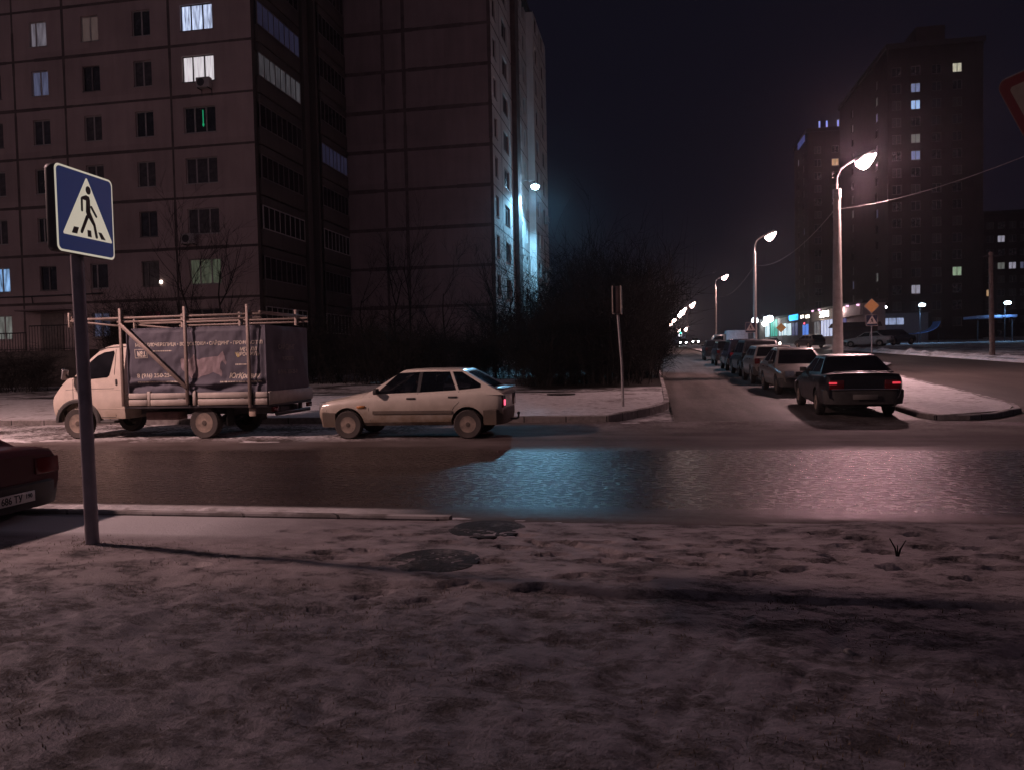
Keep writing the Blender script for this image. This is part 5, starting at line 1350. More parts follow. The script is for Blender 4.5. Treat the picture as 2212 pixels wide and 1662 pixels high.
# ---------------------------------------------------------------- street lamps
lens_m = EM('sodium_lens', (1, .52, .58), 560); lens_f = EM('sodium_lens_far', (1, .63, .60), 70); lens_x = EM('sodium_lens_distant', (1, .66, .6), 32); lens_o = EM('sodium_lens_side', (1, .63, .60), 80)
_lm = {}
def street_lamp(x, y, h, reach, label, power, zb=None, rot=0, big=1.0, thick=.17, group='street lamps along the avenue', spot=142, lens=None, radius=.14):
    o = empty('street_lamp', (x, y, hz(y)+.1 if zb is None else zb), rot, label, 'street lamp', group)
    key = (h, reach, thick)
    if key not in _lm:
        a = MB(); a.tube([(0, 0, -.05), (0, 0, h*.3), (0, 0, h-1.2)], [thick, thick*.84, thick*.6], 14)
        b = MB(); b.tube([(0, 0, h-1.2), (0, 0, h-.6), (reach*.15, 0, h-.25), (reach*.5, 0, h+.0), (reach-.2, 0, h+.13)], .045, 8); b.tube([(0, 0, h-1.5), (0, 0, h-1.1)], thick*.72, 12)
        c = MB(); c.obox((reach+.12, 0, h+.23), (.40, 0, .16), (0, .16, 0), (-.035, 0, .08))
        d = MB(); L = []
        for k in range(7):
            t = k/6; s = sin(pi*(.08+.84*t))
            L.append([(reach-.22+.78*t, .23*s*cos(q), h-.02+.34*t+.46*s*min(0, sin(q))*1.0+.015*max(0, sin(q))) for q in [2*pi*j/16 for j in range(16)]])
        d.loft(L)
        _lm[key] = (a.mesh('pole', 40), b.mesh('arm', 40), bevel(c.mesh('lamp_head'), .04, 2), d.mesh('lens', 70))
    a, b, c, d = _lm[key]
    link('pole', a, MT['conc'], o); ar = link('arm', b, MT['steel'], o); hd = link('lamp_head', c, MT['steel'], o); le = link('lens', d, lens_f, hd)
    le.material_slots[0].link = 'OBJECT'; le.material_slots[0].material = lens or lens_f
    if big != 1: sx = 1+(big-1)*.55; le.scale = (sx, big, big); le.location = ((reach+.15)*(1-sx), 0, (h+.1)*(1-big)); le.material_slots[0].material = lens_x  # distant lenses enlarged to imitate the bloom round bright lamps
    if power: lamp('lamp_light', (reach+.15, 0, h-.28), power, LAMP_COL, o, radius, spot, .35)
    return o
street_lamp(8.05, 35.5, 9.1, 1.0, 'nearest street lamp with a thick concrete pole behind the black saloon', LAMP_POWER*.85, thick=.24, lens=lens_m)
street_lamp(7.85, 60.5, 9.1, 1.0, 'second street lamp on a dark slim pole left of the thick one', LAMP_POWER*.8, thick=.15)
street_lamp(8.3, 101, 9.1, 1.0, 'third street lamp in the row above the small crossing sign', LAMP_POWER*.8, thick=.15)
street_lamp(8.75, 185, 9.1, 1.0, 'fourth street lamp in the row right of the bright cluster', LAMP_POWER*.8, thick=.15, big=2.1)
street_lamp(8.3, 225, 9.1, 1.0, 'fifth street lamp at the top of the close pair of glowing heads', LAMP_POWER*.5, thick=.15, big=3.4)
street_lamp(8.6, 255, 9.1, 1.0, 'lower head of the close pair of glowing street lamps', LAMP_POWER*.5, thick=.15, big=3.4)
street_lamp(8.1, 300, 9.1, 1.0, 'upper right of the two farthest lamps merging into one glow', LAMP_POWER*.5, thick=.15, big=3.0)
street_lamp(8.0, 345, 9.1, 1.0, 'farthest lamp at the left end of the merged glow', LAMP_POWER*.4, thick=.15, big=3.4)
street_lamp(17.1, 400, 8.6, 1.0, 'far low lamp on the other side of the avenue right of the merged glow', 0, thick=.15, big=3.4)
street_lamp(15.5, 450, 9.1, 1.0, 'far small lamp just left of the low lamp across the avenue', 0, thick=.15, big=2.6)
# the lamp of the main road, left of the picture, whose light rakes over the parked cars and throws the sign's shadow
street_lamp(-16.4, 6.3, 9.0, 1.5, 'street lamp of the main road standing left of the red saloon', LAMP_POWER, zb=.03, rot=pi/2, group=None, spot=177, lens=lens_o, radius=.3)
street_lamp(-48, 6.3, 9.0, 1.5, 'unseen street lamp added farther left along the main road', LAMP_POWER*1.2, zb=.03, rot=pi/2, group=None, spot=177, lens=lens_o)  # added lamp out of view that brightens the left block's front

# overhead cables between the lamp poles
def cable(pts, label, r=.022, sag=.9):
    a, b = Vector(pts[0]), Vector(pts[1]); L = []
    for k in range(25):
        t = k/24; p = a.lerp(b, t); p.z -= sag*4*t*(1-t); L.append(p)
    mb = MB(); mb.tube(L, r, 5); o = mb.build('overhead_cable', M('cable_sheath', (.30, .26, .25), .5), None, 60)
    tag(o, label, 'cable', 'cables between the lamp poles')
cable([(8.05, 35.4, 7.6), (13.5, 8, 8.8)], 'cable catching the lamp light right of the nearest lamp pole', .012, 1.3)
cable([(8.05, 35.6, 7.7), (7.85, 60.4, 8.0)], 'cable sagging between the nearest and the second lamp', .012, .8)
cable([(7.85, 60.6, 8.0), (8.3, 100.9, 8.7)], 'cable sagging between the second and the third lamp', .015, 1.0)

# ---------------------------------------------------------------- signs
sign_face_b = None
def rrect(w_, h_, r, n=5):
    pts = []
    for cx, cz, a0 in ((w_/2-r, h_/2-r, 0), (-w_/2+r, h_/2-r, pi/2), (-w_/2+r, -h_/2+r, pi), (w_/2-r, -h_/2+r, 1.5*pi)):
        for k in range(n+1): a = a0+pi/2*k/n; pts.append((cx+cos(a)*r, cz+sin(a)*r))
    return pts
def flat(parent, name, pts, y, th, mat, mirror=False):
    mb = MB(); mb.prism([((-x if mirror else x), z) for x, z in pts], y-th, y, 'y'); return link(name, mb.mesh(name), mat, parent)
def capsule(a, b, r, n=6):
    a = Vector(a); b = Vector(b); d = (b-a).normalized(); ang = atan2(d.y, d.x); pts = []
    for k in range(n+1): t = ang-pi/2+pi*k/n; pts.append((b.x+cos(t)*r, b.y+sin(t)*r))
    for k in range(n+1): t = ang+pi/2+pi*k/n; pts.append((a.x+cos(t)*r, a.y+sin(t)*r))
    return pts
def taperseg(a, b, ra, rb, n=6):
    a = Vector(a); b = Vector(b); d = (b-a).normalized(); ang = atan2(d.y, d.x); pts = []
    for k in range(n+1): t = ang-pi/2+pi*k/n; pts.append((b.x+cos(t)*rb, b.y+sin(t)*rb))
    for k in range(n+1): t = ang+pi/2+pi*k/n; pts.append((a.x+cos(t)*ra, a.y+sin(t)*ra))
    return pts
def crossing_plate(pl, y, w_, h_, mats, mirror=False, detail=True):
    """blue plate, white triangle, black walking figure and stripes; lies on the plate's -y side"""
    wh, blu, blk_ = mats
    s = w_/.72; hh = h_/.72
    flat(pl, 'white_border', rrect(w_, h_, .05*s), y, .003, wh); flat(pl, 'blue_field', rrect(w_-.035*s, h_-.035*s, .04*s), y-.003, .003, blu)
    def q(p): return [(a*s, b*hh) for a, b in p]
    flat(pl, 'white_triangle', q([(-.292, -.20), (-.285, -.213), (.315, -.213), (.322, -.20), (.022, .305), (.008, .305)]), y-.006, .002, wh, mirror)
    if not detail:
        flat(pl, 'walking_figure', q([(-.09, -.15), (-.02, .0), (-.06, .05), (.0, .14), (.05, .12), (.05, .02), (.1, -.15), (.06, -.15), (.0, -.03), (-.05, -.15)]), y-.008, .002, blk_, mirror); return
    fig = []
    fig.append([(.030+.032*cos(2*pi*k/18), .205+.036*sin(2*pi*k/18)) for k in range(18)])                          # head
    fig.append([(-.055, .115), (.005, .155), (.035, .150), (.045, .12), (.045, .01), (.03, -.005), (.0, -.005), (-.012, .01), (-.005, .11)])      # trunk
    fig.append(capsule((-.058, .118), (-.06, .02), .0125)); fig.append(capsule((-.05, .125), (.0, .145), .013))      # arm at the back
    fig.append(capsule((.058, .065), (.118, -.005), .0125))                                                         # arm in front
    fig.append(taperseg((.02, .005), (.088, -.085), .028, .017)); fig.append(capsule((.088, -.085), (.112, -.185), .016))  # leading leg
    fig.append(taperseg((.0, -.03), (-.075, -.165), .018, .016))                                                     # trailing leg
    for i, p in enumerate(fig):
        if i == 0: o = flat(pl, 'walking_figure', q(p), y-.008, .0015, blk_, mirror); first = o
        else: flat(first, 'figure_limb', q(p), y-.0095-.0002*i, .0015, blk_, mirror)
    for p in ([(-.195, -.192), (-.165, -.135), (-.105, -.135), (-.13, -.192)], [(.002, -.198), (.0, -.14), (.045, -.14), (.052, -.198)], [(.175, -.198), (.14, -.14), (.182, -.14), (.235, -.198)]):
        flat(pl, 'road_stripe', q(p), y-.008, .0015, blk_, mirror)
# near crossing sign: faint emission stands in for its retroreflected light
face_w = EM('retro_glow_white', (1, .90, .72), .44); face_b = EM('retro_glow_blue', (.006, .045, .19), .25)
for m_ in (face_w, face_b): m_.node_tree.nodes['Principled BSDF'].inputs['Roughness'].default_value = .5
ns = empty('crossing_sign', (-4.76, 5.84, .04), 0, 'blue and white pedestrian crossing sign on a dark pole in the left foreground', 'road sign')
mb = MB(); mb.tube([(0, 0, -.1), (-.012, 0, 1.2), (-.045, 0, 3.1)], [.055, .053, .05], 16); mb.build('pole', MT['polegrey'], ns, 60)
PLR = radians(92)
pl = bpy.data.objects.new('sign_plate', None)
bx = MB(); bx.prism(rrect(.70, .70, .05), -.03, .06, 'y'); plate = link('sign_plate', bevel(bx.mesh('sign_plate'), .006, 1), MT['dsteel'], ns, (.07, -.04, 2.83), (0, 0, PLR))
bpy.data.objects.remove(pl)
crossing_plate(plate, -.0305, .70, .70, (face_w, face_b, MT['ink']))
for z in (2.62, 3.02):
    mb = MB(); mb.lathe([(.054, -.02), (.062, -.02), (.062, .02), (.054, .02)], 16, 'z', c=(-.035, 0, z)); link('clamp', mb.mesh(sm=40), MT['steel'], ns)
retro_w = M('reflective_white', (.55, .48, .41), .5, var=.05); retro_b = M('reflective_blue', (.012, .018, .045), .5); retro_y = M('reflective_yellow', (.80, .45, .15), .5, var=.05)
def far_crossing(x, y, z, h, w_, label, pole_r=.035):
    o = empty('crossing_sign', (x, y, hz(y)+.08), 0, label, 'road sign', 'crossing signs beyond the junction')
    mb = MB(); mb.tube([(0, .05, 0), (0, .05, h)], pole_r, 10); mb.build('pole', MT['steel'], o, 60)
    b = MB(); b.prism(rrect(w_, w_, .04), -.0, .02, 'y'); p = link('sign_plate', b.mesh('sign_plate'), MT['steel'], o, (0, 0, z-hz(y)-.08))
    crossing_plate(p, -.0005, w_, w_, (retro_w, retro_b, MT['ink']), detail=False); return o
far_crossing(6.95, 56, 3.2, 2.6, .72, 'small crossing sign facing the street near the third lamp pole')
def diamond(o, z, s, mat):
    h = s/sqrt(2)
    flat(o, 'sign_plate', [(h, 0), (0, h), (-h, 0), (0, -h)], .02, .02, MT['steel']).location = (0, 0, z)
    flat(o, 'white_border', [(h*.98, 0), (0, h*.98), (-h*.98, 0), (0, -h*.98)], -.001, .003, retro_w).location = (0, 0, z)
    flat(o, 'yellow_field', [(h*.93, 0), (0, h*.93), (-h*.93, 0), (0, -h*.93)], -.005, .003, mat).location = (0, 0, z)
ds = far_crossing(13.3, 50, 3.26, 3.7, .68, 'yellow diamond sign above a small crossing sign right of the thick lamp pole')
diamond(ds, 4.14-hz(50)-.08, .64, retro_y)
d2 = empty('priority_sign', (11.4, 71, hz(71)+.1), 0, 'faint orange diamond sign in front of the teal shop window', 'road sign')
mb = MB(); mb.tube([(0, .05, 0), (0, .05, 3.0)], .03, 8); mb.build('pole', MT['steel'], d2, 60); diamond(d2, 3.54-hz(71)-.1, .62, M('dull_yellow', (.35, .2, .06), .6))
# sign seen edge-on at the corner of the far pavement: two plates back to back on a thin leaning pole
es_ = empty('crossing_sign', (-.72, 20.6, .15), 0, 'thin pole with a crossing sign seen edge-on at the far pavement corner', 'road sign')
mb = MB(); mb.tube([(0, 0, -.05), (-.02, 0, 1.2), (-.11, 0, 2.6), (-.115, 0, 3.2)], .036, 10); mb.build('pole', MT['polegrey' if False else 'steel'], es_, 60)
for s in (1, -1):
    b = MB(); b.prism(rrect(.72, .72, .05), -.011, .011, 'y'); p = link('sign_plate', b.mesh(), M('plate_rim', (.5, .42, .36), .5), es_, (-.115+s*.105, 0, 2.85), (0, .0, s*pi/2))
    crossing_plate(p, -.0115, .72, .72, (retro_w, retro_b, MT['ink']), detail=False)
mb = MB(); mb.box(-.19, -.04, -.30, .30, 2.50, 3.2); link('sign_box', bevel(mb.mesh(), .01, 1), M('dark_red_back', (.05, .03, .03), .7), es_)
mb = MB(); mb.lathe([(.0, .0), (.17, 0), (.16, .03), (.05, .045), (0, .045)], 16, 'z', c=(0, 0, -.02)); link('base_plate', mb.mesh(sm=40), M('rusty_base', (.12, .06, .04), .9), es_)
# give-way sign, cut by the right edge of the picture
gw = empty('give_way_sign', (2.72, 5.93, .06), 0, 'white triangular give way sign with a red border cut by the right edge', 'road sign')
mb = MB(); mb.tube([(0, 0, -.1), (0, 0, 3.55)], .045, 14); mb.build('pole', MT['polegrey'], gw, 60)
def rtri(s, r, n=5):
    h = s*sqrt(3)/2; vs = [(-s/2, h/3), (s/2, h/3), (0, -2*h/3)]; pts = []
    for i, (x, z) in enumerate(vs):
        c = Vector((x, z))*(1-2*r/(s/sqrt(3))); a0 = [150, 30, 270][i]
        rng = range(n+1)
        for k in (rng if True else rng):
            a = radians(a0+60-120*k/n); pts.append((c.x+cos(a)*r, c.y+sin(a)*r))
    return pts
gp = flat(gw, 'sign_plate', rtri(.80, .05), .01, .012, MT['steel']); gp.location = (-.075, -.045, 3.225); gp.rotation_euler = (0, 0, radians(-71.8))
flat(gp, 'white_rim', rtri(.795, .05), -.0022, .002, M('dimmed_rim', (.05, .045, .045), .8, spec=.1)); flat(gp, 'red_border', rtri(.765, .045), -.0025, .003, M('sign_red', (.035, .003, .006), .7, var=.06, spec=.1)).location = (0, -.002, 0); flat(gp, 'white_field', rtri(.765-.25, .02), -.008, .003, M('dimmed_white', (.075, .066, .06), .8, spec=.1))  # face colours darkened to stand in for weak light on this sign
mb = MB(); mb.lathe([(.04, -.02), (.048, -.02), (.048, .02), (.04, .02)], 14, 'z', c=(0, 0, 3.2)); link('clamp', mb.mesh(sm=40), MT['steel'], gw)
# leaning utility post far right
up = empty('utility_post', (22.0, 55, hz(55)+.3), 0, 'dark leaning wooden post on the far verge near the right edge', 'post')
mb = MB(); mb.tube([(0, 0, -.2), (-.02, .1, 3), (-.03, .2, 6.6)], [.17, .15, .12], 10); mb.build('post', M('dark_timber', (.16, .12, .1), .9, var=.3), up, 60)
mb = MB(); mb.obox((-.03, .2, 6.35), (.45, 0, 0), (0, .05, 0), (0, 0, .05)); link('cross_arm', bevel(mb.mesh(), .01, 1), MT['dsteel'], up)

# ---------------------------------------------------------------- distant traffic and parked cars across the avenue
FG = 'cars parked before the shops'
f1 = car(sedan_params(4.4, .86, 1.45), whitep, 20.9, 80, pi/2+1.1, 'white car parked across the avenue left of the thick lamp pole', FG); f1.location.z = hz(80)+.45
f2 = carcopy(c6, 18.6, 96, 1.9, 'dark car parked left of the white one before the shops', black); f2['group'] = FG; f2.location.z = hz(96)+.15
f3 = carcopy(c6, 24.3, 83, .6, 'dark car parked right of the thick lamp pole near the kiosk', navy); f3['group'] = FG; f3.location.z = hz(83)+.5
for i, (x, y, l) in enumerate(((6.6, 160, 'far car with bright headlights driving towards the camera, left of two'), (9.7, 172, 'far car with bright headlights beside a red light, right of two'))):
    P = sedan_params(4.4, .86, 1.45); P['hlmat'] = EM('headlight_on', (.92, .95, 1), 40); P['hl'] = (.40, .70, .50, .78)
    o = car(P, darkg, x, y, -pi/2, l, 'cars driving with headlights on'); o.location.z = hz(y)
    if i == 0: lamp('headlamp_beam', (2.4, 0, .7), 60, (.95, .95, 1), o, .1, 100, .6, (0, -pi/2+.1, 0))
f5 = car(sedan_params(4.3, .85, 1.44), darkg, 15.6, 104, -pi/2, 'dark car with one glowing headlamp below the globe lamps', FG)
mb = MB(); mb.lathe([(0, .02), (.14, .01), (.16, -.02), (0, -.05)], 12, 'y'); hl_ = link('lit_headlight', mb.mesh(sm=60), EM('warm_headlight', (1, .85, .7), 18), f5, (2.16, .6, .70)); hl_.rotation_euler = (0, 0, -pi/2)
van = empty('box_van', (6.55, 75, hz(75)+.005), 0, 'pale grey box van standing across the street behind the parked row', 'van')
mb = MB(); mb.box(.55, 2.55, 0, 2.0, .7, 2.35); link('cargo_box', bevel(mb.mesh(), .03, 1), M('pale_box', (.40, .40, .44), .6), van)
mb = MB(); mb.prism([(-1.0, .4), (.5, .4), (.5, 2.05), (-.45, 2.0), (-.95, 1.2)], .1, 1.9, 'y'); link('cab', bevel(mb.mesh(), .06, 2), beige, van)
mb = MB(); mb.prism([(-.82, 1.22), (.3, 1.25), (.3, 1.85), (-.42, 1.83)], .085, .099, 'y'); link('side_window', mb.mesh(), MT['cglass'], van)
mb = MB(); mb.box(-.9, 2.5, .3, 1.7, .42, .69); link('chassis', mb.mesh(), MT['dsteel'], van)
for x in (-.4, 1.9):
    for y in (.2, 1.8):
        w_ = add_wheel(van, x, y, .33, .2, .2); 
tl2 = empty('traffic_light', (6.6, 170, hz(170)), 0, 'distant traffic light showing green left of the headlights', 'traffic light')
mb = MB(); mb.tube([(0, 0, 0), (0, 0, 3.0)], .08, 8); mb.build('post', MT['dsteel'], tl2, 60)
mb = MB(); mb.box(-.2, .2, -.15, .15, 1.95, 3.05); link('signal_box', bevel(mb.mesh(), .03, 1), MT['dsteel'], tl2)
mb = MB(); mb.lathe([(0, -.2), (.2, -.17), (.22, -.15), (0, -.14)], 14, 'y', c=(.0, -.01, 2.6)); link('green_lens', mb.mesh(sm=60), EM('green_signal', (.05, 1, .6), 4), tl2)
kb = empty('kiosk', (-3.2, 172, hz(172)), 0, 'far lit kiosk with a row of violet lights at the end of the street', 'kiosk')
mb = MB(); mb.box(-2, 11, 0, 5, 0, 2.7); link('wall', bevel(mb.mesh(), .03, 1), M('far_wall', (.2, .2, .26), .8), kb)
for k, (x, c_, s_) in enumerate(((.1, (.9, .7, 1), .8), (2.4, (.8, .75, 1), 3.5), (4.4, (.5, .55, 1), 1.2), (5.2, (.4, .5, 1), .9), (9.4, (.95, .9, 1), 3))):
    mb = MB(); mb.box(x, x+.75, -.1, -.004, 1.9, 2.6); link('lit_panel', bevel(mb.mesh(), .02, 1), EM('kiosk_light', c_, s_), kb)

# ---------------------------------------------------------------- manholes, weed, grass
def manhole(x, y, z, r, label):
    o = empty('manhole', (x, y, z), .4, label, 'manhole cover', 'manhole covers')
    mb = MB(); mb.lathe([(r*.98, -.02), (r*1.12, -.02), (r*1.12, .008), (r*.985, .012)], 40, 'z'); link('rim', mb.mesh(sm=30), MT['cover'], o)
    mb = MB(); mb.lathe([(r*.965, -.02), (r*.965, .006), (r*.8, .008), (r*.79, .003), (r*.5, .003), (r*.49, .008), (0, .008)], 40, 'z')
    for k in range(-5, 6):
        for j in range(-5, 6):
            if (k*k+j*j)*.0225*r*r*1.0 < (r*.72)**2*.8 and (k+j) % 2 == 0: mb.box(k*.13*r-.03*r, k*.13*r+.03*r, j*.13*r-.03*r, j*.13*r+.03*r, .004, .012)
    link('cover', mb.mesh(), MT['cover'], o)
    return o
def vz(x, y): return .02+hz(y)+verge_z(x, y)
manhole(-1.64, 5.61, .052, .31, 'iron manhole cover nearest the camera on the trampled snow')
manhole(-1.46, 6.70, .052, .31, 'half snowed-over iron manhole cover beside the kerb line')
manhole(-2.9, 25.2, hz(25.2)+.15, .42, 'dark manhole cover on the far pavement before the bushes')
def blades(spots, seed, hmin, hmax, spread, n, name, wd=.003):
    rr = random.Random(seed); vs = []; fs = []
    for (x, y, k) in spots:
        for _ in range(int(n*k)):
            bx_, by_ = x+rr.gauss(0, spread), y+rr.gauss(0, spread*.7)
            if by_ > 6.95: continue
            h = rr.uniform(hmin, hmax); a = rr.uniform(0, 2*pi); ln = rr.uniform(.3, 1.1)*h; z = vz(bx_, by_)-.005
            d = Vector((cos(a), sin(a), 0)); p = Vector((-sin(a), cos(a), 0))*wd
            b = len(vs); m = Vector((bx_, by_, z+h*.6))+d*ln*.35; t = Vector((bx_, by_, z+h))+d*ln
            g = Vector((bx_, by_, z))
            vs += [g-p, g+p, m+p*.7, m-p*.7, t]; fs += [(b, b+1, b+2, b+3), (b+3, b+2, b+4)]
    me = bpy.data.meshes.new(name); me.from_pydata([tuple(v) for v in vs], [], fs); return me
rr = random.Random(11); spots = []
for _ in range(2600):
    x = rr.uniform(-5.0, 2.8); y = 2.6+2.4*rr.random()
    if fbm(x, y, .6, 3, 21) > rr.uniform(-.25, .45): spots.append((x, y, rr.uniform(.3, 1.3)))
for _ in range(160):
    x = rr.uniform(-6.5, -2.6); y = 5.0+1.0*rr.random(); spots.append((x, y, rr.uniform(.2, 1)))
for _ in range(60): spots.append((-4.76+rr.gauss(0, .25), 5.8+rr.gauss(0, .12), 1.2))
for _ in range(22): spots.append((-3.55+rr.gauss(0, .12), 4.75+rr.gauss(0, .07), 1.2))
o = link('dead_grass', blades(spots, 5, .008, .028, .05, 5, 'dead_grass', .0026), MT['grass']); tag(o, 'dead grass poking through the trampled snow in the foreground', 'grass', kind='stuff')
wd_ = empty('weed', (1.78, 6.05, vz(1.78, 6.05)), 0, 'forked dead weed stalk sticking out of the snow on the right', 'plant')
mb = MB(); mb.tube([(0, 0, -.02), (-.015, 0, .06), (-.05, .01, .13)], [.008, .006, .004], 6); mb.tube([(0, 0, -.02), (.02, 0, .05), (.06, 0, .12)], [.008, .006, .003], 6); mb.tube([(.0, 0, -.01), (.005, .01, .08)], [.006, .003], 6)
mb.build('stalk', MT['twig'], wd_, 60)
bm = bmesh.new(); bmesh.ops.create_icosphere(bm, subdivisions=3, radius=.026)
for v in bm.verts: v.co *= 1+.45*mnoise.noise(v.co*40); v.co.z *= .6
me = bpy.data.meshes.new('snow_clod'); bm.to_mesh(me); bm.free(); smooth(me, 60)
tag(link('snow_clod', me, MT['yard'], None, (1.0, 4.2, vz(1.0, 4.2)+.004)), 'small pale frozen clod of snow on the right of the foreground', 'snow clod')

# ---------------------------------------------------------------- trees and bushes
def twiggy(seed, h, stems, spread, levels, r0, upright=.75, kids=(3, 5), sides=4, tmin=.28):
    """branching wood grown from the ground: returns (trunk, crown) builders"""
    rr = random.Random(seed); T = MB(); Cn = MB()
    def grow(p, d, ln, r, lv):
        pts = [p]; R = [r]; n = 5 if lv == 0 else 4; q = p; dd = d
        for k in range(n):
            dd = (dd+Vector((rr.gauss(0, .13), rr.gauss(0, .13), rr.gauss(.05*upright, .08)))).normalized()
            q = q+dd*ln/n; pts.append(q); R.append(r*(1-.62*(k+1)/n))
        (T if lv == 0 else Cn).tube(pts, R, sides+2 if lv == 0 else (sides if lv < 2 else 3), cap=False)
        if lv < levels:
            for _ in range(rr.randint(*kids) + (2 if lv == 0 else 0)):
                t = rr.uniform(tmin if lv == 0 else .12, .98); i = min(n-1, int(t*n)); b = pts[i].lerp(pts[i+1], t*n-i)
                a = rr.uniform(0, 2*pi); ax = dd.orthogonal().normalized(); ax.rotate(Matrix.Rotation(a, 3, dd))
                nd = (dd*upright+ax*rr.uniform(.45, .95)).normalized()
                grow(b, nd, ln*rr.uniform(.38, .62), max(.006, R[i]*rr.uniform(.42, .62)), lv+1)
    for s in range(stems):
        a = rr.uniform(0, 2*pi); rad = spread*sqrt(rr.random()); lean = rr.uniform(.02, .35) if stems > 1 else .03
        grow(Vector((cos(a)*rad, sin(a)*rad, 0)), Vector((cos(a)*lean, sin(a)*lean, 1)).normalized(), h*rr.uniform(.6, .95), r0*rr.uniform(.7, 1.1), 0)
    return T, Cn
def plant(name, seed, cat, mat_t, mat_c, **k):
    T, Cn = twiggy(seed, **k); return T.mesh('trunk', 60, recalc=False), Cn.mesh('crown', 60, recalc=False)
_pl = {}
def put(name, meshes, x, y, sc, rz, label, cat, group, mats, zx=1, zoff=.1):
    o = empty(name, (x, y, hz(y)+zoff), rz, label, cat, group); o.scale = (sc, sc, sc*zx)
    for me, nm, m in zip(meshes, ('trunk', 'crown'), mats):
        if not me.materials: me.materials.append(m)
        link(nm if name != 'bush' else {'trunk': 'stems', 'crown': 'twigs'}[nm], me, None, o)
    return o
TA = plant('t', 4, 0, 0, 0, h=6.5, stems=1, spread=.05, levels=3, r0=.10, upright=.9, kids=(5, 7)); TB = plant('t', 9, 0, 0, 0, h=7.0, stems=2, spread=.3, levels=3, r0=.09, upright=1.0, kids=(5, 7))
BA = plant('b', 21, 0, 0, 0, h=3.2, stems=64, spread=1.5, levels=2, r0=.018, upright=.65, kids=(7, 9), tmin=.03); BB = plant('b', 33, 0, 0, 0, h=2.6, stems=60, spread=1.6, levels=2, r0=.016, upright=.45, kids=(7, 9), tmin=.03)
tm = (MT['bark'], MT['twig'])
TG = 'bare trees before the houses'
put('bare_tree', TB, -20.9, 34.5, 1.0, .3, 'bare slim tree against the pink facade behind the lorry', 'tree', TG, tm)
put('bare_tree', TA, -17.4, 45.5, .95, 1.3, 'bare tree in the dark gap between the two blocks', 'tree', TG, tm)
put('bare_tree', TB, -15.0, 46.5, 1.05, 2.2, 'bare forked tree before the left half of the blank end wall', 'tree', TG, tm)
put('bare_tree', TA, -12.2, 45.0, 1.0, .2, 'bare tree before the right half of the blank end wall', 'tree', TG, tm)
put('bare_tree', TB, -9.0, 43.5, .95, 4.0, 'bare tree at the corner of the lamp-lit flank', 'tree', TG, tm)
put('bare_tree', TA, -24.5, 34.0, .62, 3.0, 'small bare tree behind the lorry cab', 'tree', TG, tm)
BG = 'dark bushes at the far side'
bl_ = ['big dark bush nearest the corner pavement beside the edge-on sign', 'big dark bush left of the edge-on sign pole', 'dark bush at the left end of the big clump behind the white hatchback', 'tall dark bush rising behind the edge-on sign', 'dark bush at the right end of the clump by the side street', 'tall dark bush deep in the clump towards the lit flank', 'dark bush farthest back along the side street']
for (x, y, me, sc, rz, zx), l in zip(((-1.3, 31.0, BA, 1.0, 0, 1.25), (-2.7, 30.8, BB, 1.0, 2, 1.3), (-4.1, 30.6, BA, .85, 4, 1.0), (-1.6, 35.0, BA, 1.3, 1, 1.35), (-.55, 35.5, BB, .75, 3, 1.2), (-4.0, 38.0, BB, 1.5, 5, 1.4), (-.9, 43.0, BA, 1.0, 2.5, 1.5)), bl_):
    put('bush', me, x, y, sc, rz, l, 'bush', BG, tm, zx)
hl_ = ['low dark bush straight above the roof of the white hatchback', 'low dark bush between the lorry and the hatchback', 'low dark bush behind the rear of the lorry', 'low dark bush behind the lorry bed', 'low dark bush behind the lorry cab', 'low dark bush above the hatchback bonnet', 'low dark bush behind the hatchback tail', 'dark bush at the left edge behind the lorry nose', 'dark evergreen-looking bush above the lorry cab roof']
for (x, y, me, sc, rz, zx), l in zip(((-8.6, 35, BB, 1.1, 0, .8), (-12.2, 34, BA, 1.0, 1, .8), (-14.6, 35, BB, 1.2, 2, .9), (-17.8, 35, BA, 1.1, 3, .9), (-22.5, 34, BB, 1.2, 4, .8), (-10.2, 33, BA, .9, 5, .8), (-6.5, 37, BA, 1.1, 2, 1.0), (-29.5, 31.0, BB, 1.1, 1, .7), (-26.2, 36.2, BA, 1.0, .6, 1.35)), hl_):
    put('bush', me, x, y, sc, rz, l, 'bush', BG, tm, zx)
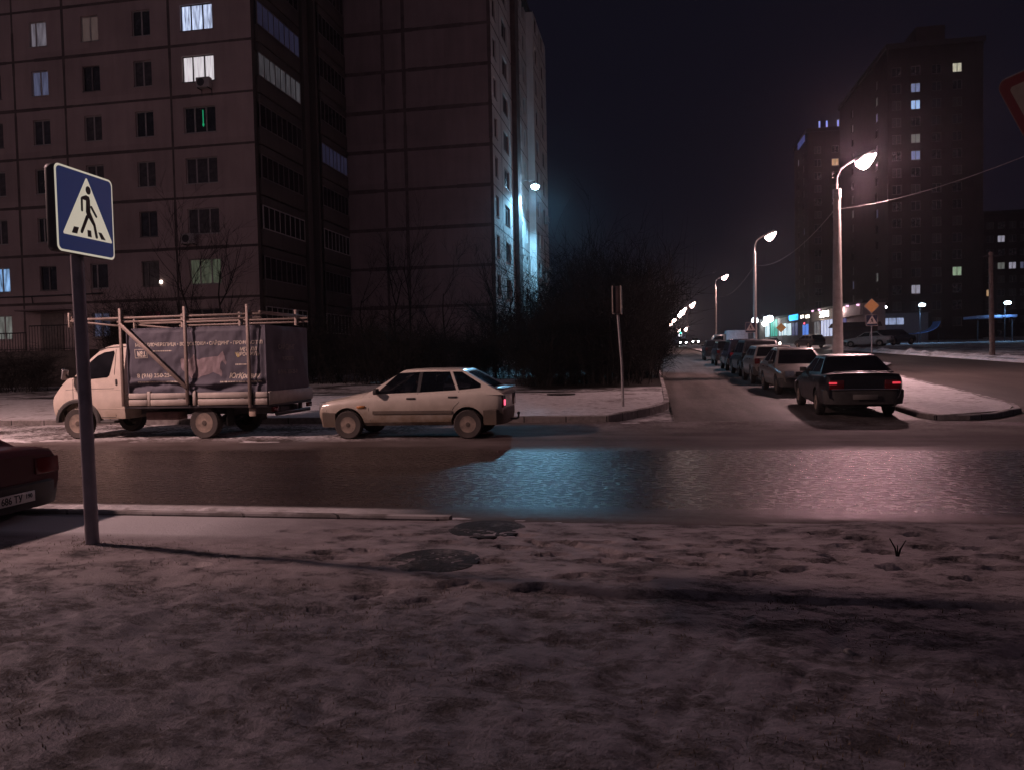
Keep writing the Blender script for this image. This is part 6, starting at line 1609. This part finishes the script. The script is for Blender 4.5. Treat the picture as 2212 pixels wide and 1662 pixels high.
# entrance porch of the left block with its stair railings
po = empty('entrance_porch', (-34.5, 35.6, 0), 0, 'dark raised entrance porch with railed stairs left of the lorry cab', 'porch')
mb = MB(); mb.box(-1.4, 5.2, 0, 3.6, .2, 2.35); link('platform', bevel(mb.mesh(), .02, 1), MT['dark_wall'], po)
mb = MB()
for k in range(10): mb.box(-1.4-.3*(k+1), -1.4-.3*k, .3, 2.2, .2, 2.35-.2*(k+1))
link('steps', mb.mesh(), MT['panel2'], po)
def railing(pts, n, h=1.0):
    mb = MB(); mb.tube([(x, y, z+h) for x, y, z in pts], .03, 6); mb.tube([(x, y, z+.12) for x, y, z in pts], .02, 6)
    for (a, b) in zip(pts, pts[1:]):
        a = Vector(a); b = Vector(b); m_ = max(2, int((b-a).length/.16))
        for k in range(m_+1): p = a.lerp(b, k/m_); mb.tube([p+Vector((0, 0, .0)), p+Vector((0, 0, h))], .013, 4)
    return mb
railing([(-1.35, .05, 2.35), (2.0, .05, 2.35)], 0, 1.0).build('railing', MT['iron'], po, 60)
railing([(2.2, .05, 2.35), (3.9, .05, 2.35), (5.1, .05, 2.35)], 0, 1.35).build('railing', MT['iron'], po, 60)
railing([(-4.2, .3, .4), (-1.4, .3, 2.35)], 0, 1.0).build('stair_rail', MT['iron'], po, 60)

# ---------------------------------------------------------------- thin night haze that glows round the lamps
mb = MB(); mb.box(-300, 440, -62, 930, -3, 75)
hm = bpy.data.materials.new('haze'); hm.use_nodes = True; t = hm.node_tree; t.nodes.clear()
ho = N(t, 'ShaderNodeOutputMaterial'); pv = N(t, 'ShaderNodeVolumePrincipled'); pv.inputs['Color'].default_value = (.8, .8, .85, 1)
pv.inputs['Density'].default_value = .00048; pv.inputs['Anisotropy'].default_value = .9
t.links.new(pv.outputs[0], ho.inputs['Volume'])
tag(mb.build('haze', hm), kind='stuff')

def ridge(x0, x1, yc, wd, h, seed):
    n = int((x1-x0)/.06); vs = []; fs = []
    for i in range(n+1):
        x = x0+(x1-x0)*i/n; e = min(1, i/30, (n-i)/45)
        for k in range(9):
            u = k/8; y = yc+(u-.5)*wd*(1+.35*fbm(x, seed, .8, 3)); z = -.012+max(0, h*sin(pi*u)*(.45+1.3*fbm(x, y*2, .4, 4, seed))*e)+.008*e
            vs.append((x, y, z))
    for i in range(n):
        for k in range(8): a = i*9+k; fs.append((a, a+9, a+10, a+1))
    me = bpy.data.meshes.new('snow_ridge'); me.from_pydata(vs, [], fs); smooth(me, 70)
    link('snow_ridge', me, MT['pave'])['kind'] = 'structure'
ridge(-12, -2.6, 7.5, .55, .05, 2); ridge(-2.7, -.2, 7.32, .35, .045, 5); ridge(-20, -11.6, 14.35, .8, .06, 8); ridge(-11.2, -9.6, 14.15, .5, .035, 12); ridge(-8.9, -6.2, 14.2, .45, .04, 15); ridge(-1.6, 1.2, 17.75, .4, .06, 18)
